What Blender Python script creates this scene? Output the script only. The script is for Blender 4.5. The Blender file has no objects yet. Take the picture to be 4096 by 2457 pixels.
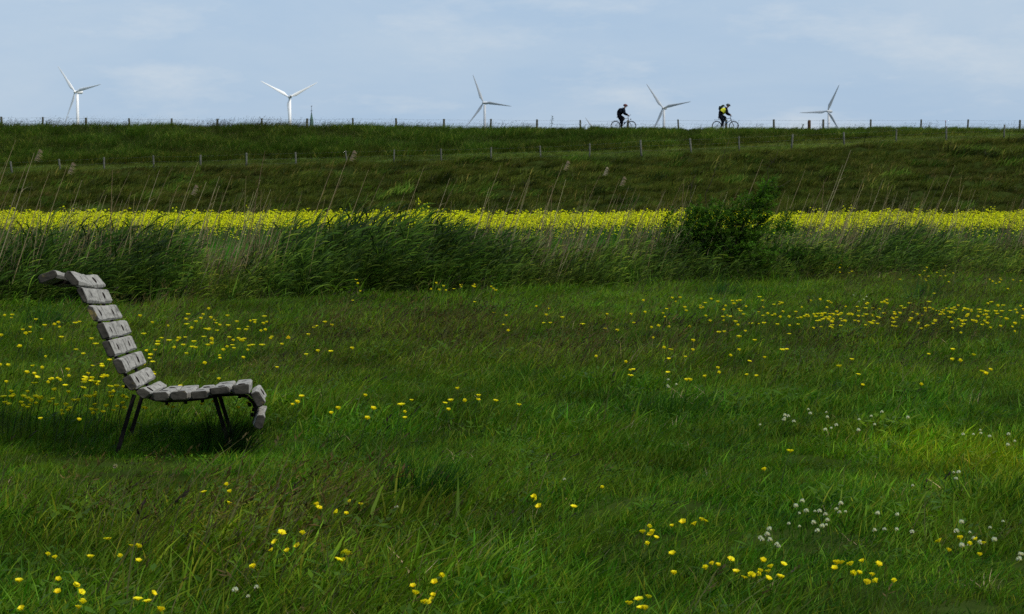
import bpy, bmesh, math, random
import numpy as np
from mathutils import Vector, Matrix

R = math.radians
rnd = random.Random(7)
scene = bpy.context.scene
col = scene.collection

# ------------------------------------------------------------------ camera
CAM_H, FPX, CX, CY, HOR = 1.68, 7740.0, 2048.0, 1228.5, 770.0   # focal length and frame in photograph pixels
PITCH = math.atan((CY - HOR) / FPX)
cd = bpy.data.cameras.new("camera")
cam = bpy.data.objects.new("camera", cd)
col.objects.link(cam)
cam.location = (0, 0, CAM_H)
cam.rotation_euler = (math.pi / 2 - PITCH, 0, 0)
cd.sensor_width = 36.0
cd.lens = 36.0 * FPX / 4096.0
cd.clip_start, cd.clip_end = 0.1, 20000
cd.dof.use_dof = True
cd.dof.focus_distance = 13.5
cd.dof.aperture_fstop = 13
scene.camera = cam

# ------------------------------------------------------------------ world, sun, exposure
SUN = Vector((0.75, -0.50, 0.0)).normalized() * math.cos(R(50)) + Vector((0, 0, math.sin(R(50))))
world = bpy.data.worlds.new("World")
scene.world = world
world.use_nodes = True
nt = world.node_tree
nt.nodes.clear()
def N(tree, typ, **kw):
    n = tree.nodes.new(typ)
    for k, v in kw.items():
        setattr(n, k, v)
    return n
def mixc(tree, a, b, fac, blend='MIX'):
    m = N(tree, 'ShaderNodeMix', data_type='RGBA', blend_type=blend)
    for i, v in ((0, fac), (6, a), (7, b)):
        if isinstance(v, bpy.types.NodeSocket):
            tree.links.new(v, m.inputs[i])
        else:
            m.inputs[i].default_value = v
    return m.outputs[2]
def ramp(tree, src, stops):
    r = N(tree, 'ShaderNodeValToRGB')
    e = r.color_ramp.elements
    while len(e) < len(stops):
        e.new(0.5)
    for i, (p, c) in enumerate(stops):
        e[i].position = p
        e[i].color = c if len(c) == 4 else (*c, 1)
    tree.links.new(src, r.inputs[0])
    return r.outputs[0]
sky = N(nt, 'ShaderNodeTexSky', sky_type='NISHITA', sun_disc=False)
sky.sun_elevation = R(50)
sky.sun_rotation = math.atan2(SUN.x, SUN.y)
sky.air_density, sky.dust_density, sky.ozone_density = 1.0, 1.5, 1.5
tc = N(nt, 'ShaderNodeTexCoord')
mp = N(nt, 'ShaderNodeMapping')
mp.inputs['Scale'].default_value = (3.2, 3.2, 11.0)
mp.inputs['Location'].default_value = (0.35, 0.1, 0.4)
nt.links.new(tc.outputs['Generated'], mp.inputs[0])
nz = N(nt, 'ShaderNodeTexNoise')
nz.inputs['Scale'].default_value = 1.6
nz.inputs['Detail'].default_value = 7
nz.inputs['Roughness'].default_value = 0.58
nz.inputs['Distortion'].default_value = 0.35
nt.links.new(mp.outputs[0], nz.inputs['Vector'])
cl = ramp(nt, nz.outputs[0], [(0.36, (0, 0, 0)), (0.66, (1, 1, 1))])
mp2 = N(nt, 'ShaderNodeMapping')
mp2.inputs['Scale'].default_value = (8, 8, 27)
nt.links.new(tc.outputs['Generated'], mp2.inputs[0])
nz2 = N(nt, 'ShaderNodeTexNoise')
nz2.inputs['Scale'].default_value = 1.3
nz2.inputs['Detail'].default_value = 8
nz2.inputs['Roughness'].default_value = 0.62
nt.links.new(mp2.outputs[0], nz2.inputs['Vector'])
wisp = ramp(nt, nz2.outputs[0], [(0.50, (0, 0, 0)), (0.74, (1, 1, 1))])
veil = mixc(nt, (4.2, 5.7, 7.65, 1), (5.2, 6.4, 7.85, 1), cl)          # thin high cloud over the whole dome
veil = mixc(nt, veil, (6.6, 7.35, 8.2, 1), mixc(nt, (0, 0, 0, 1), wisp, 0.75))
skyc = mixc(nt, sky.outputs[0], veil, 0.86)
bg = N(nt, 'ShaderNodeBackground')
nt.links.new(skyc, bg.inputs[0])
bg.inputs[1].default_value = 0.1
wo = N(nt, 'ShaderNodeOutputWorld')
nt.links.new(bg.outputs[0], wo.inputs[0])

sl = bpy.data.lights.new("sun", 'SUN')
sl.energy = 3.3
sl.angle = R(9)
sl.color = (1.0, 0.93, 0.80)
so = bpy.data.objects.new("sun", sl)
col.objects.link(so)
so.rotation_euler = SUN.to_track_quat('Z', 'Y').to_euler()
so.location = (20, -10, 40)

vs = scene.view_settings
vs.view_transform = 'Standard'
vs.look = 'None'
vs.exposure = 0.0
vs.gamma = 1.0
vs.use_curve_mapping = False
scene.cycles.use_denoising = False
scene.cycles.max_bounces = 4
scene.cycles.diffuse_bounces = 2
scene.cycles.transmission_bounces = 4
scene.cycles.sample_clamp_indirect = 4

# ------------------------------------------------------------------ helpers
def ray(px, py):
    dx, dy = (px - CX) / FPX, (CY - py) / FPX
    return Vector((dx, math.cos(PITCH) + dy * math.sin(PITCH), -math.sin(PITCH) + dy * math.cos(PITCH)))
def at(px, py, Y):
    d = ray(px, py)
    return Vector((0, 0, CAM_H)) + d * (Y / d.y)
def onz(px, py, z=0.0):
    d = ray(px, py)
    return Vector((0, 0, CAM_H)) + d * ((z - CAM_H) / d.z)

_g = np.random.default_rng(11)
_tab = _g.random((256, 256))
def vnoise(x, y):
    x = np.asarray(x, float); y = np.asarray(y, float)
    xi = np.floor(x).astype(int); yi = np.floor(y).astype(int)
    fx = x - xi; fy = y - yi
    fx = fx * fx * (3 - 2 * fx); fy = fy * fy * (3 - 2 * fy)
    a = _tab[xi & 255, yi & 255]; b = _tab[(xi + 1) & 255, yi & 255]
    c = _tab[xi & 255, (yi + 1) & 255]; d = _tab[(xi + 1) & 255, (yi + 1) & 255]
    return (a * (1 - fx) + b * fx) * (1 - fy) + (c * (1 - fx) + d * fx) * fy
def fbm(x, y, o=4, s=0.0):
    t = 0; a = 0.5; n = 0
    x = np.asarray(x, float) + 17.3 * s + 40; y = np.asarray(y, float) + 9.1 * s + 40
    for i in range(o):
        t = t + a * vnoise(x, y); n += a
        x = x * 2.03 + 5.1; y = y * 2.03 + 3.7; a *= 0.5
    return t / n
def sstep(a, b, x):
    t = np.clip((np.asarray(x, float) - a) / (b - a), 0, 1)
    return t * t * (3 - 2 * t)

def tag(o, label=None, cat=None, group=None, kind=None):
    if label: o['label'] = label
    if cat: o['category'] = cat
    if group: o['group'] = group
    if kind: o['kind'] = kind
    return o
def empty(name, loc=(0, 0, 0), rz=0.0, **kw):
    o = bpy.data.objects.new(name, None)
    o.empty_display_size = 0.1
    col.objects.link(o)
    o.location = loc
    o.rotation_euler = (0, 0, rz)
    return tag(o, **kw)
def link(name, me, parent=None, **kw):
    o = bpy.data.objects.new(name, me)
    col.objects.link(o)
    if parent: o.parent = parent
    return tag(o, **kw)

class MB:
    def __init__(s):
        s.v = []; s.f = []; s.m = []; s.mi = 0
    def add(s, v, f):
        b = len(s.v)
        s.v += [tuple(p) for p in v]
        s.f += [tuple(b + i for i in q) for q in f]
        s.m += [s.mi] * len(f)
    def tube(s, pts, r, n=6, cap=True):
        pts = [Vector(p) for p in pts]
        rr = r if hasattr(r, '__len__') else [r] * len(pts)
        vs_ = []; fs = []
        up = None
        for i, p in enumerate(pts):
            d = (pts[min(i + 1, len(pts) - 1)] - pts[max(i - 1, 0)]).normalized()
            if up is None:
                up = d.orthogonal().normalized()
            up = (up - d * up.dot(d)).normalized()
            w = d.cross(up)
            for k in range(n):
                a = 2 * math.pi * k / n
                vs_.append(p + (up * math.cos(a) + w * math.sin(a)) * rr[i])
        for i in range(len(pts) - 1):
            for k in range(n):
                k2 = (k + 1) % n
                fs.append((i * n + k, i * n + k2, (i + 1) * n + k2, (i + 1) * n + k))
        if cap:
            fs.append(tuple(range(n))[::-1])
            fs.append(tuple((len(pts) - 1) * n + k for k in range(n)))
        s.add(vs_, fs)
    def loft(s, rings, cap=True):
        n = len(rings[0]); fs = []
        for i in range(len(rings) - 1):
            for k in range(n):
                k2 = (k + 1) % n
                fs.append((i * n + k, i * n + k2, (i + 1) * n + k2, (i + 1) * n + k))
        if cap:
            fs.append(tuple(range(n))[::-1])
            fs.append(tuple((len(rings) - 1) * n + k for k in range(n)))
        s.add([p for r_ in rings for p in r_], fs)
    def box(s, c, d, M=None):
        x, y, z = (k / 2 for k in d)
        v = [Vector((sx * x, sy * y, sz * z)) for sz in (-1, 1) for sx, sy in ((-1, -1), (1, -1), (1, 1), (-1, 1))]
        v = [(M @ p if M else p) + Vector(c) for p in v]
        s.add(v, [(3, 2, 1, 0), (4, 5, 6, 7), (0, 1, 5, 4), (1, 2, 6, 5), (2, 3, 7, 6), (3, 0, 4, 7)])
    def ball(s, c, r, nu=10, nv=7, clip=None):
        rx, ry, rz = r if hasattr(r, '__len__') else (r, r, r)
        rings = []
        for j in range(nv + 1):
            t = math.pi * j / nv
            t = min(max(t, 0.04), math.pi - 0.04)
            rings.append([Vector((c[0] + rx * math.sin(t) * math.cos(2 * math.pi * i / nu), c[1] + ry * math.sin(t) * math.sin(2 * math.pi * i / nu), c[2] - rz * math.cos(t))) for i in range(nu)])
        s.loft(rings)
    def torus(s, c, Rr, r, n=36, k=6):
        vs_ = []; fs = []                                      # in the xz plane
        for i in range(n):
            a = 2 * math.pi * i / n
            for j in range(k):
                b = 2 * math.pi * j / k
                q = Rr + r * math.cos(b)
                vs_.append((c[0] + q * math.cos(a), c[1] + r * math.sin(b), c[2] + q * math.sin(a)))
        for i in range(n):
            for j in range(k):
                i2, j2 = (i + 1) % n, (j + 1) % k
                fs.append((i * k + j, i2 * k + j, i2 * k + j2, i * k + j2))
        s.add(vs_, fs)
    def mesh(s, name, mats, smooth=True):
        me = bpy.data.meshes.new(name)
        me.from_pydata(s.v, [], s.f)
        for m in (mats if isinstance(mats, (list, tuple)) else [mats]):
            me.materials.append(m)
        me.polygons.foreach_set('material_index', s.m)
        if smooth:
            me.polygons.foreach_set('use_smooth', [True] * len(s.f))
        me.update()
        return me
    def build(s, name, mats, parent=None, smooth=True, **kw):
        return link(name, s.mesh(name, mats, smooth), parent, **kw)

# ------------------------------------------------------------------ materials
def mat(name):
    m = bpy.data.materials.new(name)
    m.use_nodes = True
    t = m.node_tree
    b = t.nodes['Principled BSDF']
    return m, t, b
def plain(name, c, rough=0.6, metal=0.0, var=0.12, scale=8.0):
    m, t, b = mat(name)
    co = N(t, 'ShaderNodeTexCoord')
    n = N(t, 'ShaderNodeTexNoise')
    n.inputs['Scale'].default_value = scale
    n.inputs['Detail'].default_value = 5
    t.links.new(co.outputs['Object'], n.inputs['Vector'])
    lo = tuple(k * (1 - var) for k in c); hi = tuple(min(1, k * (1 + var)) for k in c)
    t.links.new(ramp(t, n.outputs[0], [(0.3, lo), (0.7, hi)]), b.inputs['Base Color'])
    b.inputs['Roughness'].default_value = rough
    b.inputs['Metallic'].default_value = metal
    b.inputs['Specular IOR Level'].default_value = 0.0 if rough > 0.88 else 0.12 if rough > 0.7 else 0.4
    return m
def foliage(name, transl=0.35, rough=0.55, inst=True, spec=0.06):
    m, t, b = mat(name)
    a = N(t, 'ShaderNodeAttribute', attribute_name='Col')
    c = a.outputs['Color']
    if inst:
        a2 = N(t, 'ShaderNodeAttribute', attribute_name='tint', attribute_type='INSTANCER')
        c = mixc(t, c, a2.outputs['Color'], 1.0, 'MULTIPLY')
    t.links.new(c, b.inputs['Base Color'])
    b.inputs['Roughness'].default_value = rough
    b.inputs['Specular IOR Level'].default_value = spec
    tr = N(t, 'ShaderNodeBsdfTranslucent')
    t.links.new(mixc(t, c, (1.25, 1.35, 0.6, 1), 1.0, 'MULTIPLY'), tr.inputs[0])
    mx = N(t, 'ShaderNodeMixShader')
    mx.inputs[0].default_value = transl
    t.links.new(b.outputs[0], mx.inputs[1])
    t.links.new(tr.outputs[0], mx.inputs[2])
    t.links.new(mx.outputs[0], t.nodes['Material Output'].inputs[0])
    return m
M_GRASS = foliage('grass_blades', 0.34, 0.5)
M_PETAL = foliage('petals', 0.4, 0.5, True, 0.05)
M_LEAF = foliage('leaves', 0.4, 0.5, False)
M_FLOWER = foliage('flower', 0.35, 0.45, False, 0.1)
M_DRY = foliage('dry_stem', 0.15, 0.7, False, 0.15)
M_SOIL = plain('soil', (0.026, 0.042, 0.008), 0.95, 0, 0.5, 1.3)
M_DIKE = plain('turf', (0.024, 0.036, 0.008), 0.95, 0, 0.35, 0.7)
M_PATH = plain('asphalt', (0.05, 0.05, 0.05), 0.9)
M_IRON = plain('rusted_iron', (0.013, 0.011, 0.010), 0.75, 0.2, 0.5, 30)
M_RUST = plain('rusty_bolt', (0.014, 0.009, 0.008), 0.8, 0.2, 0.4, 60)
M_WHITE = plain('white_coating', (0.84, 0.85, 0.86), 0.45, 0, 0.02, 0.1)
M_SHADEC = plain('cloud_shaded_coating', (0.46, 0.49, 0.53), 0.5, 0, 0.02, 0.1)  # white coating greyed to stand in for cloud shade on these turbines
M_VENT = plain('dark_vent', (0.04, 0.04, 0.045), 0.7)
M_POST = plain('weathered_post', (0.075, 0.08, 0.062), 0.95, 0, 0.45, 9)
M_POST2 = plain('grey_post', (0.105, 0.108, 0.09), 0.95, 0, 0.4, 9)
M_POST3 = plain('brown_post', (0.09, 0.055, 0.035), 0.9, 0, 0.3, 9)
M_WIRE = plain('galvanised_wire', (0.12, 0.125, 0.13), 0.6, 0.3)
M_COPPER = plain('green_copper', (0.075, 0.14, 0.115), 0.8, 0, 0.3, 0.6)
M_BRICK = plain('brick', (0.2, 0.085, 0.055), 0.9, 0, 0.3, 2)
M_DARK = plain('dark_metal', (0.025, 0.025, 0.028), 0.5, 0.3)
M_SLATE = plain('slate', (0.06, 0.065, 0.075), 0.7)

def wood(name, base, dark, grain_axis_scale, lichen):
    m, t, b = mat(name)
    co = N(t, 'ShaderNodeTexCoord')
    mpn = N(t, 'ShaderNodeMapping')
    mpn.inputs['Scale'].default_value = grain_axis_scale
    t.links.new(co.outputs['Object'], mpn.inputs[0])
    n = N(t, 'ShaderNodeTexNoise')
    n.inputs['Scale'].default_value = 6
    n.inputs['Detail'].default_value = 8
    n.inputs['Roughness'].default_value = 0.7
    t.links.new(mpn.outputs[0], n.inputs['Vector'])
    c = ramp(t, n.outputs[0], [(0.28, dark), (0.5, base), (0.75, tuple(min(1, k * 1.3) for k in base))])
    n2 = N(t, 'ShaderNodeTexNoise')
    n2.inputs['Scale'].default_value = 9
    n2.inputs['Detail'].default_value = 6
    t.links.new(co.outputs['Object'], n2.inputs['Vector'])
    c = mixc(t, c, (*[k * 0.55 for k in dark], 1), ramp(t, n2.outputs[0], [(0.52, (0, 0, 0)), (0.68, (0.75, 0.75, 0.75))]))
    n3 = N(t, 'ShaderNodeTexNoise')
    n3.inputs['Scale'].default_value = 5.3
    n3.inputs['Detail'].default_value = 9
    n3.inputs['Roughness'].default_value = 0.75
    mp3 = N(t, 'ShaderNodeMapping')
    mp3.inputs['Location'].default_value = (3.1, 5.7, 2.2)
    t.links.new(co.outputs['Object'], mp3.inputs[0])
    t.links.new(mp3.outputs[0], n3.inputs['Vector'])
    c = mixc(t, c, (0.17, 0.135, 0.035, 1), ramp(t, n3.outputs[0], [(lichen, (0, 0, 0)), (lichen + 0.07, (0.8, 0.8, 0.8))]))
    t.links.new(c, b.inputs['Base Color'])
    b.inputs['Roughness'].default_value = 0.9
    b.inputs['Specular IOR Level'].default_value = 0.2
    bp = N(t, 'ShaderNodeBump')
    bp.inputs['Strength'].default_value = 0.6
    bp.inputs['Distance'].default_value = 0.006
    t.links.new(n.outputs[0], bp.inputs['Height'])
    t.links.new(bp.outputs[0], b.inputs['Normal'])
    return m
M_WOOD = wood('weathered_wood', (0.285, 0.275, 0.25), (0.10, 0.094, 0.08), (7, 0.7, 7), 0.64)
M_END = wood('shaded_end_grain', (0.040, 0.037, 0.030), (0.013, 0.012, 0.010), (5, 5, 9), 0.575)  # dirty end grain, darkened further to paint shade onto the slat ends

# ------------------------------------------------------------------ vegetation meshes (numpy)
class Veg:
    """collects ribbons and leaf faces with a colour per vertex"""
    def __init__(s):
        s.v = []; s.f = []; s.c = []; s.m = []
        s.mi = 0
    def ribbon(s, pts, widths, side, c, c2=None):
        b = len(s.v); n = len(pts)
        c2 = c2 or c
        for i in range(n - 1):
            t = i / (n - 1)
            cc = tuple(c[k] * (1 - t) + c2[k] * t for k in range(3)) + (1,)
            w = side * (widths[i] / 2)
            s.v += [tuple(pts[i] - w), tuple(pts[i] + w)]; s.c += [cc, cc]
        s.v.append(tuple(pts[-1])); s.c.append(tuple(c2) + (1,))
        for i in range(n - 2):
            s.f.append((b + 2 * i, b + 2 * i + 1, b + 2 * i + 3, b + 2 * i + 2)); s.m.append(s.mi)
        s.f.append((b + 2 * (n - 2), b + 2 * (n - 2) + 1, b + 2 * (n - 1))); s.m.append(s.mi)
    def blade(s, base, h, w, lean, c, c2=None, seg=4, power=1.8, side=None):
        """lean: horizontal travel of the tip (x, y) as a share of h"""
        base = Vector(base); L = Vector((lean[0], lean[1], 0))
        k = L.length
        rise = 1.0 / math.sqrt(1 + 0.55 * k * k)
        pts = []
        for i in range(seg):
            t = i / (seg - 1)
            drop = max(0.0, k - 0.7) * 0.35 * t ** 3
            pts.append(base + L * h * rise * t ** power + Vector((0, 0, h * rise * (t - drop))))
        if side is None:
            a = rnd.uniform(-0.9, 0.9)
            side = Vector((math.cos(a), math.sin(a), 0))
        wd = [w * (0.75 + 0.25 * min(1, 4 * (i / (seg - 1)))) * (1 - (i / (seg - 1)) ** 2.2) for i in range(seg)]
        s.ribbon(pts, wd, side, c, c2)
        return pts
    def leaf(s, p, d, nrm, L, W, c):
        b = len(s.v)
        d = Vector(d).normalized(); q = d.cross(Vector(nrm)).normalized(); u = q.cross(d)
        p = Vector(p)
        s.v += [tuple(p), tuple(p + d * L * 0.5 + q * W / 2 + u * W * 0.18), tuple(p + d * L), tuple(p + d * L * 0.5 - q * W / 2 + u * W * 0.18)]
        s.c += [tuple(c) + (1,)] * 4
        s.f += [(b, b + 1, b + 2), (b, b + 2, b + 3)]; s.m += [s.mi] * 2
    def stem(s, pts, r, c, n=3):
        b = len(s.v)
        for i, p in enumerate(pts):
            rr = r[i] if hasattr(r, '__len__') else r
            for k in range(n):
                a = 2 * math.pi * k / n
                s.v.append((p[0] + rr * math.cos(a), p[1] + rr * math.sin(a), p[2])); s.c.append(tuple(c) + (1,))
        for i in range(len(pts) - 1):
            for k in range(n):
                k2 = (k + 1) % n
                s.f.append((b + i * n + k, b + i * n + k2, b + (i + 1) * n + k2, b + (i + 1) * n + k)); s.m.append(s.mi)
    def mesh(s, name, mats):
        me = bpy.data.meshes.new(name)
        me.from_pydata(s.v, [], s.f)
        a = me.color_attributes.new('Col', 'FLOAT_COLOR', 'POINT')
        a.data.foreach_set('color', np.array(s.c, dtype=np.float32).ravel())
        for m in (mats if isinstance(mats, (list, tuple)) else [mats]):
            me.materials.append(m)
        me.polygons.foreach_set('material_index', s.m)
        me.polygons.foreach_set('use_smooth', [True] * len(s.f))
        me.update()
        return me

def jit(c, a=0.25):
    k = 1 + rnd.uniform(-a, a)
    return tuple(max(0.001, x * k * (1 + rnd.uniform(-0.08, 0.08))) for x in c)

_gn = None
def instancer_tree(coll):
    g = bpy.data.node_groups.new('scatter_' + coll.name, 'GeometryNodeTree')
    g.interface.new_socket('Geometry', in_out='INPUT', socket_type='NodeSocketGeometry')
    g.interface.new_socket('Geometry', in_out='OUTPUT', socket_type='NodeSocketGeometry')
    gi = N(g, 'NodeGroupInput'); go = N(g, 'NodeGroupOutput')
    ci = N(g, 'GeometryNodeCollectionInfo')
    ci.inputs['Collection'].default_value = coll
    ci.inputs['Separate Children'].default_value = True
    ci.inputs['Reset Children'].default_value = True
    io = N(g, 'GeometryNodeInstanceOnPoints')
    io.inputs['Pick Instance'].default_value = True
    def attr(nm, ty):
        a = N(g, 'GeometryNodeInputNamedAttribute', data_type=ty)
        a.inputs['Name'].default_value = nm
        return a.outputs['Attribute']
    g.links.new(gi.outputs[0], io.inputs['Points'])
    g.links.new(ci.outputs[0], io.inputs['Instance'])
    g.links.new(attr('idx', 'INT'), io.inputs['Instance Index'])
    g.links.new(attr('rot', 'FLOAT_VECTOR'), io.inputs['Rotation'])
    g.links.new(attr('scl', 'FLOAT_VECTOR'), io.inputs['Scale'])
    g.links.new(io.outputs[0], go.inputs[0])
    return g
def scatter(name, variants, P, rot, scl, idx, tint, label, cat):
    """one stuff object: points with attributes, each carrying one of the variant meshes"""
    coll = bpy.data.collections.new(name + '_kinds')
    for i, me in enumerate(variants):
        coll.objects.link(bpy.data.objects.new('%s_kind_%02d' % (name, i), me))
    n = len(P)
    me = bpy.data.meshes.new(name)
    me.vertices.add(n)
    me.vertices.foreach_set('co', np.asarray(P, np.float32).ravel())
    for nm, ty, arr, key in (('rot', 'FLOAT_VECTOR', rot, 'vector'), ('scl', 'FLOAT_VECTOR', scl, 'vector'), ('idx', 'INT', idx, 'value'), ('tint', 'FLOAT_COLOR', np.c_[tint, np.ones(n)], 'color')):
        a = me.attributes.new(nm, ty, 'POINT')
        a.data.foreach_set(key, np.asarray(arr, np.int32 if ty == 'INT' else np.float32).ravel())
    me.update()
    o = link(name, me, label=label, cat=cat, kind='stuff')
    md = o.modifiers.new('scatter', 'NODES')
    md.node_group = instancer_tree(coll)
    return o

# ------------------------------------------------------------------ terrain
def ground_z(x, y):
    x = np.asarray(x, float); y = np.asarray(y, float)
    f = sstep(4, 9, y) * (1 - sstep(26, 33, y))
    return 0.16 * (fbm(x * 0.28, y * 0.28, 3, 1) - 0.5) * f
def axis(lo, hi, step, far, k=1.45):
    a = list(np.arange(lo, hi + 1e-6, step))
    d = step
    while a[-1] < far:
        d *= k; a.append(a[-1] + d)
    d = step
    while a[0] > -far:
        d *= k; a.insert(0, a[0] - d)
    return np.array(a)
def sheet(name, xs, ys, fz, material, **kw):
    X, Y = np.meshgrid(xs, ys)
    V = np.c_[X.ravel(), Y.ravel(), fz(X, Y).ravel()]
    nx = len(xs)
    F = [(j * nx + i, j * nx + i + 1, (j + 1) * nx + i + 1, (j + 1) * nx + i) for j in range(len(ys) - 1) for i in range(nx - 1)]
    me = bpy.data.meshes.new(name)
    me.from_pydata(V.tolist(), [], F)
    me.materials.append(material)
    me.polygons.foreach_set('use_smooth', [True] * len(F))
    return link(name, me, **kw)
sheet('ground', axis(-14, 14, 0.35, 9000), axis(3, 36, 0.35, 9000), ground_z, M_SOIL, kind='structure')

CREST_Y, CREST_Z, TOE = 134.5, 6.0, 107.0
_bx = np.array([-400, -33, -20, -8, 2, 11.7, 21.8, 32, 50, 400.0])
_bz = np.array([2.6, 2.9, 3.3, 3.6, 3.86, 4.2, 4.75, 5.25, 5.75, 5.8])
def berm(x):
    zb = np.interp(x, _bx, _bz)
    return zb, CREST_Y - (CREST_Z - zb) * 2.6
def dike_z(x, y):
    x = np.asarray(x, float); y = np.asarray(y, float)
    zb, yb = berm(x)
    low = (zb - 0.1) * (y - TOE) / (yb - 3.0 - TOE)
    up = zb + 0.4 + (y - yb) * (CREST_Z - zb - 0.4) / np.maximum(0.5, CREST_Y - yb)
    z = np.where(y < yb - 3.0, low, np.where(y < yb, zb - 0.1 + 0.5 * (y - yb + 3.0) / 3.0, np.minimum(up, CREST_Z)))
    z = np.where(y > 141.0, np.minimum(z, CREST_Z - (y - 141.0) / 3.0), z)
    b = fbm(x * 0.42, y * 1.0, 3, 4) - 0.5
    b2 = fbm(x * 1.1, y * 2.0, 2, 5) - 0.5
    z = z + 0.28 * (fbm(x * 0.11, y * 0, 3, 41) - 0.5) * sstep(CREST_Y - 6, CREST_Y - 0.5, y) * (1 - sstep(CREST_Y + 0.6, CREST_Y + 1.0, y))
    amp = sstep(TOE + 1, TOE + 5, y) * (1 - sstep(yb - 4.5, yb - 2.5, y)) + 0.35 * sstep(yb, yb + 1, y) * (1 - sstep(CREST_Y - 2, CREST_Y - 0.5, y))
    return np.maximum(z + (1.0 * b + 0.55 * b2) * amp, -0.3)
sheet('dike', axis(-60, 60, 0.6, 900, 1.6), np.arange(106.0, 160.0, 0.5), dike_z, M_DIKE, kind='structure')
mb = MB()
mb.box((0, 136.6, CREST_Z - 0.045), (900, 2.2, 0.1))
mb.build('cycle_path', M_PATH, kind='structure', smooth=False)
PATH_Z = CREST_Z + 0.005

# ------------------------------------------------------------------ the meadow
G_LUSH = (0.034, 0.102, 0.004); G_MID = (0.053, 0.109, 0.005); G_OLIVE = (0.080, 0.106, 0.008)
G_BROWN = (0.085, 0.066, 0.040); G_DARK = (0.016, 0.050, 0.006); G_DRY = (0.26, 0.22, 0.12); G_BLUE = (0.022, 0.080, 0.006)
def grass_tuft(seed, n, rad, h, w, cols, lean=0.45, sd=0.35, seg=4):
    rnd.seed(seed)
    g = Veg()
    for i in range(n):
        a = rnd.uniform(0, 6.283); r = rad * math.sqrt(rnd.random())
        hh = h * rnd.uniform(0.45, 1.1)
        c = jit(rnd.choice(cols), 0.45)
        if rnd.random() < 0.07: c = tuple(k * f for k, f in zip(c, (2.1, 1.6, 2.0)))
        g.blade((r * math.cos(a), r * math.sin(a), -0.02), hh, w * rnd.uniform(0.6, 1.3), (lean + rnd.gauss(0, sd), rnd.gauss(0, sd)), c, tuple(k * 1.25 for k in c), seg)
    return g
def seed_tuft(seed, n, rad, h, head_c, nhead, cols):
    g = grass_tuft(seed, n, rad, h * 0.55, 0.006, cols)
    for i in range(nhead):
        a = rnd.uniform(0, 6.283); r = rad * math.sqrt(rnd.random())
        hh = h * rnd.uniform(0.7, 1.15)
        c = jit((0.075, 0.085, 0.03), 0.3)
        p = g.blade((r * math.cos(a), r * math.sin(a), 0), hh, 0.0035, (0.35 + rnd.gauss(0, 0.16), rnd.gauss(0, 0.15)), c, c, 5, 1.7)
        d = (p[-1] - p[-2]).normalized()
        hc = jit(head_c, 0.4)
        L = rnd.uniform(0.025, 0.06)
        for k in range(4):
            q = p[-1] + d * (L * (k / 4 - 0.6))
            g.leaf(q, d + Vector((rnd.gauss(0, 0.35), rnd.gauss(0, 0.35), rnd.gauss(0, 0.2))), (rnd.gauss(0, 1), -1, rnd.gauss(0, 1)), L * 0.55, rnd.uniform(0.004, 0.007), hc)
    return g
def herb_tuft(seed, n, c):
    rnd.seed(seed)
    g = Veg()
    for i in range(n):
        a = rnd.uniform(0, 6.283)
        d = Vector((math.cos(a), math.sin(a), rnd.uniform(0.2, 1.1)))
        g.leaf((rnd.gauss(0, 0.06), rnd.gauss(0, 0.06), rnd.uniform(0.01, 0.12)), d, (rnd.gauss(0, 0.3), rnd.gauss(0, 0.3), 1), rnd.uniform(0.025, 0.06), rnd.uniform(0.012, 0.022), jit(c, 0.3))
    return g
kinds = []
for s in range(3): kinds.append(grass_tuft(100 + s, 44, 0.15, 0.13, 0.0060, [G_LUSH, G_LUSH, G_MID, G_BLUE]))
for s in range(2): kinds.append(grass_tuft(110 + s, 42, 0.15, 0.145, 0.0055, [G_MID, G_OLIVE, G_MID]))
for s in range(3): kinds.append(seed_tuft(120 + s, 36, 0.15, 0.27, [(0.066, 0.058, 0.018), (0.046, 0.042, 0.014), (0.095, 0.080, 0.026)][s], 4, [G_MID, G_OLIVE]))
kinds.append(herb_tuft(130, 26, G_MID)); kinds.append(herb_tuft(131, 26, (0.036, 0.085, 0.006)))
g = grass_tuft(140, 10, 0.15, 0.20, 0.004, [G_DRY, (0.20, 0.16, 0.09)], 0.6, 0.5); kinds.append(g)
rnd.seed(150); g = seed_tuft(150, 20, 0.14, 0.32, (0.016, 0.012, 0.010), 2, [G_MID, G_OLIVE]); kinds.append(g)      # dark ribwort-like heads
kinds = [k.mesh('meadow_kind', M_GRASS) for k in kinds]

def ditch_y(x):
    return np.clip(31.7 + 0.63 * np.asarray(x, float), 24.0, 41.0)
rg = np.random.default_rng(5)
def wedge(n, y0, y1, margin=1.28, pad=1.2):
    """random points over the ground in front of the camera, with room to either side"""
    y = np.sqrt(rg.random(n) * (y1 ** 2 - y0 ** 2) + y0 ** 2)
    x = (rg.random(n) * 2 - 1) * (0.2646 * y * margin + pad)
    return x, y
x, y = wedge(80000, 6.6, 44.0)
keep = y < ditch_y(x) + 0.8
x, y = x[keep], y[keep]
n = len(x)
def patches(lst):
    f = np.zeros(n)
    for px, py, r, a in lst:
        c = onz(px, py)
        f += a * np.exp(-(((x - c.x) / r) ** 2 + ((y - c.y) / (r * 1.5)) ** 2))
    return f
brown = patches([(560, 2120, 0.75, 1.0), (1150, 2230, 0.55, 0.8), (60, 2150, 0.5, 0.6), (2750, 1470, 1.6, 0.9), (3350, 1370, 2.2, 0.45), (1750, 1350, 2.6, 0.7), (1000, 1500, 1.2, 0.7), (3900, 2420, 0.5, 0.8), (2200, 2120, 0.4, 0.5), (2550, 2240, 0.5, 0.5), (3500, 1950, 0.4, 0.4), (700, 1330, 1.4, 0.5)])
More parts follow.
